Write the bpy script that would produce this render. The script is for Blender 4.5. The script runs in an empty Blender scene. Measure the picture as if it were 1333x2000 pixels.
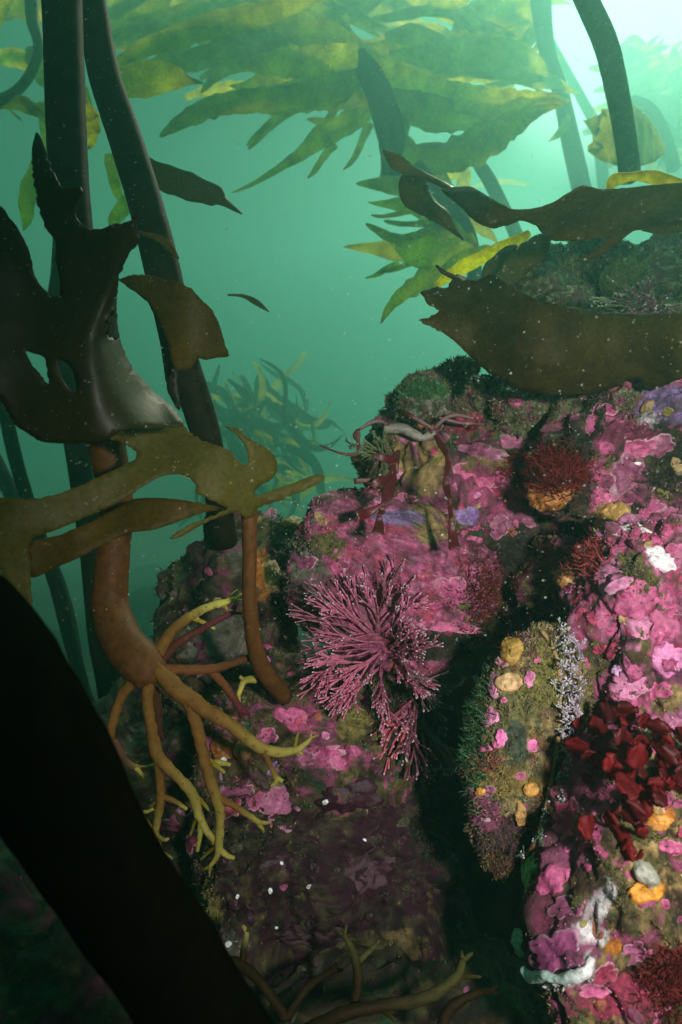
import bpy, bmesh, math, random
import numpy as np
from mathutils import Vector, Matrix, Euler, Quaternion
from mathutils.geometry import delaunay_2d_cdt

S = bpy.context.scene
COL = S.collection
F = 1192.0                      # focal length in photograph pixels
R = random.Random(7)

# ------------------------------------------------------------------ camera
cam_d = bpy.data.cameras.new('camera'); cam = bpy.data.objects.new('camera', cam_d); COL.objects.link(cam)
cam_d.sensor_fit = 'VERTICAL'; cam_d.sensor_height = 36; cam_d.lens = F/2000*36
cam_d.clip_start = 0.01; cam_d.clip_end = 500
cam.rotation_euler = (math.radians(90), 0, 0)
S.camera = cam
cam_d.dof.use_dof = True; cam_d.dof.focus_distance = 0.52; cam_d.dof.aperture_fstop = 11

# ------------------------------------------------------------------ daylight seen through water
w = bpy.data.worlds.new('World'); S.world = w; w.use_nodes = True
nt = w.node_tree; nt.nodes.clear()
def N(t, **k):
    n = nt.nodes.new(t)
    for a, b in k.items(): setattr(n, a, b)
    return n
SUN_EL, SUN_AZ = 44.0, 28.0     # bright patch of the surface: ahead, to the right
tc = N('ShaderNodeTexCoord'); sx = N('ShaderNodeSeparateXYZ'); nt.links.new(tc.outputs['Generated'], sx.inputs[0])
mr = N('ShaderNodeMapRange'); mr.inputs[1].default_value = -1; mr.inputs[2].default_value = 1
ramp = N('ShaderNodeValToRGB'); cr = ramp.color_ramp; cr.interpolation = 'LINEAR'
stops = [(0.0, (0.002, 0.007, 0.005)), (0.45, (0.005, 0.020, 0.013)), (0.55, (0.012, 0.052, 0.034)),
         (0.65, (0.050, 0.245, 0.135)), (0.75, (0.085, 0.42, 0.245)), (0.84, (0.16, 0.74, 0.50)), (1.0, (0.38, 1.0, 0.85))]
while len(cr.elements) < len(stops): cr.elements.new(0.5)
for e, (p, c) in zip(cr.elements, stops): e.position = p; e.color = (*c, 1)
# slanted a little towards the bright side, as the light field is
dotx = N('ShaderNodeVectorMath', operation='DOT_PRODUCT'); dotx.inputs[1].default_value = (0.30, 0.10, 1.0)
nt.links.new(tc.outputs['Generated'], dotx.inputs[0]); nt.links.new(dotx.outputs['Value'], mr.inputs[0]); nt.links.new(mr.outputs[0], ramp.inputs[0])
gd = Vector((0.50, 1.0, 0.88)).normalized()
dg = N('ShaderNodeVectorMath', operation='DOT_PRODUCT'); dg.inputs[1].default_value = gd
nt.links.new(tc.outputs['Generated'], dg.inputs[0])
gm = N('ShaderNodeMapRange', interpolation_type='SMOOTHERSTEP'); gm.inputs[1].default_value = 0.97; gm.inputs[2].default_value = 1.0
nt.links.new(dg.outputs['Value'], gm.inputs[0])
gc = N('ShaderNodeMix', data_type='RGBA', blend_type='ADD'); gc.inputs[0].default_value = 1
gs = N('ShaderNodeVectorMath', operation='SCALE'); gs.inputs[0].default_value = (5.0, 6.5, 6.2); nt.links.new(gm.outputs[0], gs.inputs['Scale'])
nt.links.new(ramp.outputs[0], gc.inputs[6]); nt.links.new(gs.outputs[0], gc.inputs[7])
bg1 = N('ShaderNodeBackground'); bg1.inputs[1].default_value = 0.27; nt.links.new(gc.outputs[2], bg1.inputs[0])
sky = N('ShaderNodeTexSky', sky_type='NISHITA'); sky.sun_disc = False
sky.sun_elevation = math.radians(SUN_EL); sky.sun_rotation = math.radians(SUN_AZ)
tint = N('ShaderNodeMix', data_type='RGBA', blend_type='MULTIPLY'); tint.inputs[0].default_value = 1
tint.inputs[7].default_value = (0.05, 0.14, 0.07, 1); nt.links.new(sky.outputs[0], tint.inputs[6])
bg2 = N('ShaderNodeBackground'); bg2.inputs[1].default_value = 0.05; nt.links.new(tint.outputs[2], bg2.inputs[0])
ad = N('ShaderNodeAddShader'); out = N('ShaderNodeOutputWorld')
nt.links.new(bg1.outputs[0], ad.inputs[0]); nt.links.new(bg2.outputs[0], ad.inputs[1]); nt.links.new(ad.outputs[0], out.inputs[0])

def aim(o, d): o.rotation_euler = Vector(d).to_track_quat('-Z', 'Y').to_euler()
sl = bpy.data.lights.new('sun', 'SUN'); sl.energy = 3.6; sl.angle = math.radians(6); sl.color = (1.0, 0.96, 0.70)
sun = bpy.data.objects.new('sun', sl); COL.objects.link(sun)
a, e = math.radians(SUN_AZ), math.radians(SUN_EL)
aim(sun, (-math.sin(a)*math.cos(e), -math.cos(a)*math.cos(e), -math.sin(e)))
# the diver's strobe that lights the reef in the photograph (colours and hard shadows come from it)
st = bpy.data.lights.new('strobe', 'SPOT'); st.energy = 24; st.spot_size = math.radians(86); st.spot_blend = 1.0
st.shadow_soft_size = 0.025; st.color = (1.0, 0.93, 0.88)
strobe = bpy.data.objects.new('strobe', st); COL.objects.link(strobe)
strobe.location = (0.20, -0.12, 0.03); aim(strobe, Vector((0.150, 0.52, -0.09)) - strobe.location)

S.view_settings.view_transform = 'Standard'; S.view_settings.look = 'None'
S.view_settings.exposure = 0.0; S.view_settings.gamma = 1.0; S.view_settings.use_curve_mapping = False
S.cycles.volume_bounces = 2; S.cycles.max_bounces = 6; S.cycles.transmission_bounces = 4; S.cycles.transparent_max_bounces = 8
S.cycles.use_denoising = True

# ------------------------------------------------------------------ helpers
def md(D): return D if D < 0.85 else 0.85+(D-0.85)*2.8      # spacing of the far kelp
def P(px, py, D): return Vector(((px-666.5)/F*D, D, -(py-1000)/F*D))
def tag(o, label=None, cat=None, group=None, kind=None):
    if label: o['label'] = label
    if cat: o['category'] = cat
    if group: o['group'] = group
    if kind: o['kind'] = kind
    return o
def thing(name, label, cat, loc, group=None):
    o = bpy.data.objects.new(name, None); COL.objects.link(o); o.location = loc; o.empty_display_size = 0.02
    return tag(o, label, cat, group)
def mesh_np(name, V, T, mats, parent=None, col=None, smooth=True, mi=None, quads=False):
    """one mesh object from numpy vertices and faces, V in world space"""
    V = np.asarray(V, dtype=np.float32); T = np.asarray(T, dtype=np.int32); k = T.shape[1]
    if parent is not None: V = V - np.array(parent.location, dtype=np.float32)
    me = bpy.data.meshes.new(name); me.vertices.add(len(V)); me.vertices.foreach_set('co', V.ravel())
    me.loops.add(T.size); me.loops.foreach_set('vertex_index', T.ravel())
    me.polygons.add(len(T)); me.polygons.foreach_set('loop_start', np.arange(0, T.size, k, dtype=np.int32))
    me.polygons.foreach_set('loop_total', np.full(len(T), k, dtype=np.int32))
    if mi is not None: me.polygons.foreach_set('material_index', np.asarray(mi, dtype=np.int32))
    me.update(calc_edges=True)
    me.polygons.foreach_set('use_smooth', np.full(len(T), smooth, dtype=bool))
    if col is not None:
        at = me.color_attributes.new('Col', 'FLOAT_COLOR', 'POINT')
        c = np.ones((len(V), 4), dtype=np.float32); c[:, :3] = col; at.data.foreach_set('color', c.ravel())
    for m in (mats if isinstance(mats, (list, tuple)) else [mats]): me.materials.append(m)
    o = bpy.data.objects.new(name, me); COL.objects.link(o)
    if parent is not None: o.parent = parent
    return o
# noise -------------------------------------------------------------
_rs = np.random.RandomState(11); _perm = np.tile(_rs.permutation(256), 3)
_g = _rs.normal(size=(256, 3)); _g /= np.linalg.norm(_g, axis=1)[:, None]
def _h(i, j, k): return _perm[_perm[_perm[i & 255] + (j & 255)] + (k & 255)]
def perlin(p):
    i = np.floor(p).astype(int); f = p - i; u = f*f*f*(f*(f*6-15)+10); r = 0
    for dx in (0, 1):
        for dy in (0, 1):
            for dz in (0, 1):
                g = _g[_h(i[:, 0]+dx, i[:, 1]+dy, i[:, 2]+dz)]
                d = (g*(f-np.array([dx, dy, dz]))).sum(1)
                wt = (u[:, 0] if dx else 1-u[:, 0])*(u[:, 1] if dy else 1-u[:, 1])*(u[:, 2] if dz else 1-u[:, 2])
                r = r + d*wt
    return r*1.6
def fbm(p, o=4, g=0.5):
    r = 0; a = 1
    for k in range(o): r = r + a*perlin(p*2**k+k*17.3); a *= g
    return r
def worley(p):
    i = np.floor(p).astype(int); best = np.full(len(p), 9.0)
    for dx in (-1, 0, 1):
        for dy in (-1, 0, 1):
            for dz in (-1, 0, 1):
                hh = _h(i[:, 0]+dx, i[:, 1]+dy, i[:, 2]+dz)
                q = i + np.array([dx, dy, dz]) + 0.5 + _g[hh]*0.45
                best = np.minimum(best, ((p-q)**2).sum(1))
    return np.sqrt(best)
def sst(a, b, x): t = np.clip((x-a)/(b-a), 0, 1); return t*t*(3-2*t)
def lerp(a, b, t): return a + (np.asarray(b)-a)*t[:, None]

# ------------------------------------------------------------------ materials
def mat(name):
    m = bpy.data.materials.new(name); m.use_nodes = True; t = m.node_tree; t.nodes.clear()
    return m, t, t.nodes.new('ShaderNodeOutputMaterial')
def nn(t, ty, **k):
    n = t.nodes.new(ty)
    for a, b in k.items(): setattr(n, a, b)
    return n
def crust_mat(name, rough=0.55, bump=0.9, sc=1.0, spec=0.35):
    """vertex colour (what grows where) times fine procedural mottling, with fine relief"""
    m, t, o = mat(name); L = t.links
    b = nn(t, 'ShaderNodeBsdfPrincipled'); b.inputs['Roughness'].default_value = rough
    b.inputs['Specular IOR Level'].default_value = spec
    at = nn(t, 'ShaderNodeAttribute', attribute_name='Col'); tc = nn(t, 'ShaderNodeTexCoord')
    n1 = nn(t, 'ShaderNodeTexNoise'); n1.inputs['Scale'].default_value = 300*sc; n1.inputs['Detail'].default_value = 9; n1.inputs['Roughness'].default_value = 0.82
    L.new(tc.outputs['Object'], n1.inputs['Vector'])
    r1 = nn(t, 'ShaderNodeMapRange'); r1.inputs[1].default_value = 0.32; r1.inputs[2].default_value = 0.68; r1.inputs[3].default_value = 0.35; r1.inputs[4].default_value = 1.5
    L.new(n1.outputs['Fac'], r1.inputs[0])
    mx = nn(t, 'ShaderNodeVectorMath', operation='SCALE'); L.new(at.outputs['Color'], mx.inputs[0]); L.new(r1.outputs[0], mx.inputs['Scale'])
    v = nn(t, 'ShaderNodeTexVoronoi'); v.inputs['Scale'].default_value = 420*sc; L.new(tc.outputs['Object'], v.inputs['Vector'])
    # tiny pale grains stuck on the crust
    r2 = nn(t, 'ShaderNodeMapRange'); r2.inputs[1].default_value = 0.16; r2.inputs[2].default_value = 0.08; L.new(v.outputs['Distance'], r2.inputs[0])
    n2 = nn(t, 'ShaderNodeTexNoise'); n2.inputs['Scale'].default_value = 70*sc; L.new(tc.outputs['Object'], n2.inputs['Vector'])
    r3 = nn(t, 'ShaderNodeMapRange'); r3.inputs[1].default_value = 0.56; r3.inputs[2].default_value = 0.7; r3.inputs[4].default_value = 0.35; L.new(n2.outputs['Fac'], r3.inputs[0])
    mm = nn(t, 'ShaderNodeMath', operation='MULTIPLY'); L.new(r2.outputs[0], mm.inputs[0]); L.new(r3.outputs[0], mm.inputs[1])
    mc = nn(t, 'ShaderNodeMix', data_type='RGBA'); L.new(mm.outputs[0], mc.inputs[0]); L.new(mx.outputs[0], mc.inputs[6]); mc.inputs[7].default_value = (0.45, 0.34, 0.36, 1)
    L.new(mc.outputs[2], b.inputs['Base Color'])
    bp = nn(t, 'ShaderNodeBump'); bp.inputs['Strength'].default_value = bump; bp.inputs['Distance'].default_value = 0.003
    L.new(n1.outputs['Fac'], bp.inputs['Height']); L.new(bp.outputs[0], b.inputs['Normal'])
    L.new(b.outputs[0], o.inputs[0]); return m
def blade_mat(name, base, trans, tw=0.45, rough=0.35, spec=0.5, sc=1.0, blot=0.35):
    """kelp blade: thin tissue, part of the light passes through it"""
    m, t, o = mat(name); L = t.links
    tc = nn(t, 'ShaderNodeTexCoord')
    n1 = nn(t, 'ShaderNodeTexNoise'); n1.inputs['Scale'].default_value = 22*sc; n1.inputs['Detail'].default_value = 6; n1.inputs['Roughness'].default_value = 0.62
    L.new(tc.outputs['Object'], n1.inputs['Vector'])
    n3 = nn(t, 'ShaderNodeTexNoise'); n3.inputs['Scale'].default_value = 300*sc; n3.inputs['Detail'].default_value = 3; L.new(tc.outputs['Object'], n3.inputs['Vector'])
    r1 = nn(t, 'ShaderNodeMapRange'); r1.inputs[1].default_value = 0.3; r1.inputs[2].default_value = 0.7; r1.inputs[3].default_value = 1-blot; r1.inputs[4].default_value = 1+blot
    L.new(n1.outputs['Fac'], r1.inputs[0])
    r2 = nn(t, 'ShaderNodeMapRange'); r2.inputs[1].default_value = 0.3; r2.inputs[2].default_value = 0.7; r2.inputs[3].default_value = 0.8; r2.inputs[4].default_value = 1.2
    L.new(n3.outputs['Fac'], r2.inputs[0])
    k = nn(t, 'ShaderNodeMath', operation='MULTIPLY'); L.new(r1.outputs[0], k.inputs[0]); L.new(r2.outputs[0], k.inputs[1])
    vf = nn(t, 'ShaderNodeTexVoronoi'); vf.inputs['Scale'].default_value = 130*sc; L.new(tc.outputs['Object'], vf.inputs['Vector'])
    fd = nn(t, 'ShaderNodeMapRange'); fd.inputs[1].default_value = 0.14; fd.inputs[2].default_value = 0.09; L.new(vf.outputs['Distance'], fd.inputs[0])
    sp = nn(t, 'ShaderNodeSeparateColor'); L.new(vf.outputs['Color'], sp.inputs[0])
    fr = nn(t, 'ShaderNodeMapRange'); fr.inputs[1].default_value = 0.80; fr.inputs[2].default_value = 0.82; fr.inputs[4].default_value = 1.0; L.new(sp.outputs[0], fr.inputs[0])
    fk = nn(t, 'ShaderNodeMath', operation='MULTIPLY'); L.new(fd.outputs[0], fk.inputs[0]); L.new(fr.outputs[0], fk.inputs[1])
    k0 = k; k = nn(t, 'ShaderNodeMath', operation='MULTIPLY_ADD'); L.new(fk.outputs[0], k.inputs[0]); k.inputs[1].default_value = 1.8; L.new(k0.outputs[0], k.inputs[2])
    def sc_col(c):
        v = nn(t, 'ShaderNodeVectorMath', operation='SCALE'); v.inputs[0].default_value = c; L.new(k.outputs[0], v.inputs['Scale']); return v
    b = nn(t, 'ShaderNodeBsdfPrincipled'); b.inputs['Roughness'].default_value = rough; b.inputs['Specular IOR Level'].default_value = spec
    L.new(sc_col(base).outputs[0], b.inputs['Base Color'])
    tr = nn(t, 'ShaderNodeBsdfTranslucent'); L.new(sc_col(trans).outputs[0], tr.inputs[0])
    mx = nn(t, 'ShaderNodeMixShader'); mx.inputs[0].default_value = tw
    L.new(b.outputs[0], mx.inputs[1]); L.new(tr.outputs[0], mx.inputs[2])
    bp = nn(t, 'ShaderNodeBump'); bp.inputs['Strength'].default_value = 0.25; bp.inputs['Distance'].default_value = 0.004
    L.new(n1.outputs['Fac'], bp.inputs['Height']); L.new(bp.outputs[0], b.inputs['Normal'])
    L.new(mx.outputs[0], o.inputs[0]); return m
def plain_mat(name, base, rough=0.5, spec=0.4, blot=0.3, sc=1.0, bump=0.3, sss=0.0, tip=None):
    m, t, o = mat(name); L = t.links
    tc = nn(t, 'ShaderNodeTexCoord')
    n1 = nn(t, 'ShaderNodeTexNoise'); n1.inputs['Scale'].default_value = 60*sc; n1.inputs['Detail'].default_value = 6; n1.inputs['Roughness'].default_value = 0.65
    L.new(tc.outputs['Object'], n1.inputs['Vector'])
    r1 = nn(t, 'ShaderNodeMapRange'); r1.inputs[1].default_value = 0.3; r1.inputs[2].default_value = 0.7; r1.inputs[3].default_value = 1-blot; r1.inputs[4].default_value = 1+blot
    L.new(n1.outputs['Fac'], r1.inputs[0])
    v = nn(t, 'ShaderNodeVectorMath', operation='SCALE'); L.new(r1.outputs[0], v.inputs['Scale'])
    if tip == 'Col':
        at = nn(t, 'ShaderNodeAttribute', attribute_name='Col'); L.new(at.outputs['Color'], v.inputs[0])
    else: v.inputs[0].default_value = base
    b = nn(t, 'ShaderNodeBsdfPrincipled'); b.inputs['Roughness'].default_value = rough; b.inputs['Specular IOR Level'].default_value = spec
    if sss: b.inputs['Subsurface Weight'].default_value = sss; b.inputs['Subsurface Radius'].default_value = (0.004, 0.002, 0.001); b.inputs['Subsurface Scale'].default_value = 1
    # small dark pits
    vo = nn(t, 'ShaderNodeTexVoronoi'); vo.inputs['Scale'].default_value = 110*sc; L.new(tc.outputs['Object'], vo.inputs['Vector'])
    fd = nn(t, 'ShaderNodeMapRange'); fd.inputs[1].default_value = 0.10; fd.inputs[2].default_value = 0.20; fd.inputs[3].default_value = 0.35; L.new(vo.outputs['Distance'], fd.inputs[0])
    v2 = nn(t, 'ShaderNodeVectorMath', operation='SCALE'); L.new(v.outputs[0], v2.inputs[0]); L.new(fd.outputs[0], v2.inputs['Scale']); L.new(v2.outputs[0], b.inputs['Base Color'])
    bp = nn(t, 'ShaderNodeBump'); bp.inputs['Strength'].default_value = bump; bp.inputs['Distance'].default_value = 0.002
    L.new(n1.outputs['Fac'], bp.inputs['Height']); L.new(bp.outputs[0], b.inputs['Normal'])
    L.new(b.outputs[0], o.inputs[0]); return m
M = {}
M['rock'] = crust_mat('encrusted_rock')
M['plate'] = crust_mat('coralline_crust', rough=0.42, bump=0.35, spec=0.45)
M['turf'] = crust_mat('turf', rough=0.7, bump=0.1, spec=0.2)
M['seabed'] = crust_mat('seabed', rough=0.8, bump=0.5, sc=0.1, spec=0.2)
M['stipe'] = plain_mat('dark_stipe', (0.014, 0.009, 0.004), rough=0.65, spec=0.06, sc=1.5, blot=0.8)
M['stipe_unlit'] = plain_mat('unlit_stipe', (0.0025, 0.002, 0.0012), rough=0.9, spec=0.0, sc=1.5)  # near-black copy of the stipe colour, stands for its lack of light
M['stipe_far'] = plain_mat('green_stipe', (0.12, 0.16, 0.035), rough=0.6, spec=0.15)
M['stipe_brown'] = plain_mat('brown_stipe', (0.085, 0.034, 0.008), rough=0.6, spec=0.15, sc=2.5, blot=0.4)
M['haptera'] = plain_mat('holdfast_root', (0.2, 0.1, 0.02), rough=0.65, spec=0.1, sc=2, blot=0.25, tip='Col')
M['kelp_dark'] = blade_mat('dark_blade', (0.022, 0.014, 0.004), (0.05, 0.035, 0.004), 0.30, rough=0.5, spec=0.3)
M['kelp_gloss'] = blade_mat('glossy_dark_blade', (0.028, 0.023, 0.005), (0.09, 0.07, 0.007), 0.3, rough=0.48, spec=0.42, blot=0.2)
M['kelp_olive'] = blade_mat('olive_blade', (0.105, 0.092, 0.016), (0.24, 0.21, 0.02), 0.45, rough=0.55, spec=0.25, blot=0.15)
M['kelp_brown'] = blade_mat('brown_blade', (0.075, 0.050, 0.007), (0.32, 0.235, 0.018), 0.5, rough=0.55, spec=0.22)
M['kelp_broad'] = blade_mat('broad_brown_blade', (0.046, 0.033, 0.007), (0.16, 0.115, 0.012), 0.45, rough=0.6, spec=0.12, blot=0.6)
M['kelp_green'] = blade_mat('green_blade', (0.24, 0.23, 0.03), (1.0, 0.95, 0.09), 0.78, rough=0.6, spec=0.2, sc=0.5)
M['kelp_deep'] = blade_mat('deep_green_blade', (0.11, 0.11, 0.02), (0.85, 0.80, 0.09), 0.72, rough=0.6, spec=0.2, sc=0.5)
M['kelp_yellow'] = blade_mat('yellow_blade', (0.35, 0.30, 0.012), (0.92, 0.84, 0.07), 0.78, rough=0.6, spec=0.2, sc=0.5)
M['kelp_pale'] = blade_mat('pale_blade', (0.30, 0.22, 0.09), (0.3, 0.25, 0.1), 0.4, sc=2)
M['red_blade'] = blade_mat('red_blade', (0.14, 0.008, 0.012), (0.6, 0.015, 0.028), 0.5, rough=0.55, spec=0.2, sc=2)
M['red_deep'] = blade_mat('deep_red_blade', (0.08, 0.005, 0.008), (0.35, 0.008, 0.016), 0.45, rough=0.5, spec=0.3, sc=2)
M['red_strap'] = blade_mat('dark_red_strap', (0.10, 0.007, 0.012), (0.2, 0.010, 0.016), 0.35, rough=0.45, sc=2)

# ------------------------------------------------------------------ rocks
PINK = (0.50, 0.095, 0.23); MAUVE = (0.30, 0.075, 0.16); LPINK = (0.58, 0.20, 0.36); ROSE = (0.40, 0.05, 0.11)
MAROON = (0.030, 0.007, 0.014); DPINK = (0.20, 0.035, 0.085); OLIVE = (0.13, 0.115, 0.038); GREEN = (0.035, 0.10, 0.04)
BROWN = (0.075, 0.045, 0.022); DARK = (0.022, 0.022, 0.014); GREY = (0.19, 0.18, 0.14); ORANGE = (0.62, 0.22, 0.03)
LILAC = (0.30, 0.19, 0.42); WHITE = (0.85, 0.82, 0.85); RED = (0.20, 0.012, 0.02); TAN = (0.36, 0.25, 0.10); BLACK = (0.008, 0.008, 0.007)
KHAKI = (0.22, 0.19, 0.05); DGREEN = (0.018, 0.04, 0.02)
def proj(V): return 666.5+F*V[:, 0]/V[:, 1], 1000-F*V[:, 2]/V[:, 1]
def paint(V, layers, patches, seed):
    c = np.tile(np.array(layers[0] if len(layers[0]) == 3 else layers[0][0], dtype=float), (len(V), 1))
    for i, (colr, sc, th, sh) in enumerate(layers[1:]):
        n = fbm(V/sc + seed*3.1 + i*9.7, 4, 0.6); c = lerp(c, colr, sst(th-sh, th+sh, n))
    px, py = proj(V)
    wh = fbm(V/0.009+seed+5, 3, 0.7); wx = fbm(V/0.035+seed+41, 4, 0.62); wy = fbm(V/0.035+seed+77, 4, 0.62)
    for pt in patches:
        x, y, rx, ry, colr = pt[:5]; rot = math.radians(pt[5]) if len(pt) > 5 else 0; stg = pt[6] if len(pt) > 6 else 1
        dx, dy = px-x, py-y; u = dx*math.cos(rot)+dy*math.sin(rot); v = -dx*math.sin(rot)+dy*math.cos(rot)
        d = np.sqrt((u/rx)**2+(v/ry)**2) + 0.38*(wx if rx > ry else wy) + 0.15*wy + 0.16*wh
        c = lerp(c, colr, sst(1.10, 0.90, d)*stg)
    return c
_ico = {}
def ico(n):
    if n not in _ico:
        bm = bmesh.new(); bmesh.ops.create_icosphere(bm, subdivisions=n, radius=1)
        v = np.array([x.co[:] for x in bm.verts]); f = np.array([[x.index for x in p.verts] for p in bm.faces]); bm.free(); _ico[n] = (v, f)
    return _ico[n]
SKIN = []      # (points, normals, colours, turf weight) of every rock, for the growth on it
def trinormals(V, T):
    n = np.cross(V[T[:, 1]]-V[T[:, 0]], V[T[:, 2]]-V[T[:, 0]]); vn = np.zeros_like(V)
    for k in range(3): np.add.at(vn, T[:, k], n)
    return vn/(np.linalg.norm(vn, axis=1)[:, None]+1e-12)
def rock(px, py, D, rad, layers, patches=(), seed=0, rot=(0, 0, 0), res=6, amp=1.0, box=0.75, facets=0, knob=0.0, turf=0.35, name='boulder', label=None, cat='boulder', kind=None, silt=0.6):
    u, T = ico(res); rs = np.random.RandomState(seed+5)
    s = np.sign(u)*np.abs(u)**box; s /= (np.abs(s)**6).sum(1)[:, None]**(1/6)*0.5+0.5*np.linalg.norm(s, axis=1)[:, None]
    for k in range(facets):
        n = rs.normal(size=3); n /= np.linalg.norm(n); th = rs.uniform(0.55, 0.8); d = s@n
        s = s - np.maximum(d-th, 0)[:, None]*n*0.92
    Rm = np.array(Euler([math.radians(x) for x in rot]).to_matrix())
    C = np.array(P(px, py, D)); rad = np.array(rad)
    V = (s*rad)@Rm.T; nrm = (u/rad)@Rm.T; nrm /= np.linalg.norm(nrm, axis=1)[:, None]; V = V + C
    away = (nrm*(V/np.linalg.norm(V, axis=1)[:, None])).sum(1)
    keep = away < 0.45; kf = keep[T].all(1); T = T[kf]; ids = np.unique(T); mp = np.full(len(V), -1); mp[ids] = np.arange(len(ids)); T = mp[T]; V = V[ids]; nrm = nrm[ids]
    sd = seed*7.7
    d = 0.022*fbm(V/0.11+sd, 3) + 0.009*fbm(V/0.035+sd, 3)
    rg = 1-np.abs(fbm(V/0.05+sd+5, 3)); d += -0.010*np.clip(rg-0.75, 0, 1)*3
    wl = worley(V/0.016+sd); d += 0.0032*(0.6-wl)
    wl2 = worley(V/0.0065+sd+3); d += 0.0013*(0.6-wl2)
    if knob: d += knob*np.clip(0.55-worley(V/0.028+sd), 0, 1)
    d += 0.0012*fbm(V/0.006+sd, 3, 0.6)
    V = V + nrm*(d*amp)[:, None]
    n2 = trinormals(V, T)
    c = paint(V, layers, patches, seed)
    c = lerp(c, (0.085, 0.070, 0.038), silt*sst(0.0, 0.5, fbm(V/0.017+sd+8, 4, 0.7))); c = lerp(c, (0.02, 0.02, 0.012), silt*0.9*sst(0.25, 0.6, fbm(V/0.03+sd+31, 4, 0.6)))
    c = c*np.clip(1+0.6*fbm(V/0.008+sd, 3, 0.7), 0.3, 1.4)[:, None]
    o = mesh_np(name, V, T, M['rock'], col=c)
    if kind: tag(o, kind=kind)
    else: tag(o, label, cat)
    if turf > 0:
        g = c[:, 1]*1.35 > c[:, 0]; SKIN.append((V, n2, c, np.where(g, 1.0, 0.12)*turf))
    return o

# big mass behind everything: the reef wall
rock(1120, 1560, 1.16, (0.44, 0.42, 0.46), [DARK, (BROWN, .05, .1, .2), (DGREEN, .04, .2, .15), (MAROON, .06, .35, .15), (DPINK, .03, .55, .1)],
     seed=1, res=6, amp=1.0, turf=0.5, name='reef_wall', kind='structure')
# upper dark ledge
rock(1280, 715, 1.13, (0.27, 0.25, 0.19), [(.06, .08, .05), ((.10, .07, .04), .05, .0, .3), ((.12, .2, .09), .02, .25, .1), (DPINK, .04, .35, .2), ((.3, .32, .14), .010, .45, .1)],
     seed=2, rot=(0, -14, 0), res=7, amp=1.5, facets=9, turf=0.25, name='boulder', label='dark angular rock ledge with green turf at top of the reef', cat='rock')
LL = [(0.15, 0.16, 0.10), ((.15, .11, .06), .03, .0, .2), ((0.28, 0.36, 0.17), .012, .2, .1), ((0.22, 0.10, 0.12), .03, .35, .15), ((0.45, 0.50, 0.25), .006, .5, .1)]
for i, (x, y, D, rd, ro, lb) in enumerate([(1075, 560, .86, (.062, .05, .040), (0, -20, 10), 'low angular rock at the left end of the dark ledge'), (1180, 505, .95, (.060, .05, .036), (10, 12, 0), 'cracked rock on the crest of the ledge under the wavy blade'),
        (1300, 520, .88, (.070, .05, .045), (0, 8, -20), 'large cracked rock on the ledge at the right edge'), (1130, 620, .80, (.070, .05, .035), (0, 14, 5), 'dark rock on the ledge just above the broad brown blade'), (1290, 610, .76, (.060, .05, .026), (0, -4, 12), 'mossy rock on the ledge beside the small grey mauve tuft')]):
    rock(x, y, D, rd, LL, seed=30+i, rot=ro, res=6, amp=0.8, box=0.65, facets=8, turf=0.2, silt=.3, label=lb, cat='rock')
# shoulder with the sponge-topped spur
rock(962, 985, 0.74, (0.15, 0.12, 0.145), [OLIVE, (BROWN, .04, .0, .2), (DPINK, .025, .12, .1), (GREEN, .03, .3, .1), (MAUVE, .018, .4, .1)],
     [(960, 930, 95, 60, MAUVE), (960, 905, 70, 30, TAN), (960, 990, 60, 40, PINK), (950, 950, 50, 45, PINK), (930, 1010, 40, 22, MAUVE), (820, 900, 50, 60, TAN),
      (880, 740, 190, 60, (0.15, 0.18, 0.085)), (960, 800, 100, 40, (0.16, .12, .07)), (840, 790, 75, 40, GREY), (1060, 830, 60, 90, DARK), (900, 820, 40, 25, ROSE), (1080, 955, 60, 45, ORANGE), (1110, 920, 60, 50, RED),  # paler green top patch stands in for strobe light that misses it
      (690, 940, 50, 60, DGREEN), (720, 900, 40, 30, GREEN), (1000, 1090, 80, 60, DARK), (720, 1000, 40, 30, GREY)],  # low dark patch paints the shade of the crevice
     seed=3, rot=(0, 10, 0), res=7, amp=1.25, facets=3, turf=0.7, label='reef shoulder with mauve crusts behind the hanging red straps', cat='rock')
SHL = [(0.14, 0.15, 0.08), ((.12, .08, .045), .02, .1, .15), ((0.22, 0.30, 0.13), .010, .25, .1), ((0.24, 0.08, 0.12), .018, .3, .12), (MAUVE, .012, .5, .08)]
for i, (x, y, D, rd, lb) in enumerate([(885, 722, .69, (.030, .03, .020), 'small jagged rock at the reef edge under the torn end of the broad blade'), (800, 775, .67, (.026, .026, .018), 'small mossy rock at the reef edge behind the grey spur'), (930, 775, .64, (.034, .03, .020), 'rough greenish rock under the left half of the broad blade'),
        (1020, 800, .62, (.032, .03, .022), 'rough rock with mauve spots under the middle of the broad blade'), (1105, 815, .60, (.026, .03, .024), 'dark knobbly rock left of the pink ridge top'), (725, 905, .68, (.022, .03, .024), 'small green rock at the reef edge below the wiry tuft'), (640, 1000, .69, (.030, .03, .020), 'low mossy rock at the reef edge left of the pink slab'), (1215, 795, .56, (.020, .02, .012), 'small rock tucked against the lower edge of the broad blade')]):
    rock(x, y, D, rd, SHL, seed=50+i, rot=(0, (i*23) % 40-20, (i*31) % 50), res=6, amp=0.62, box=0.7, facets=6, turf=0.5, label=lb, cat='rock')
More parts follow.
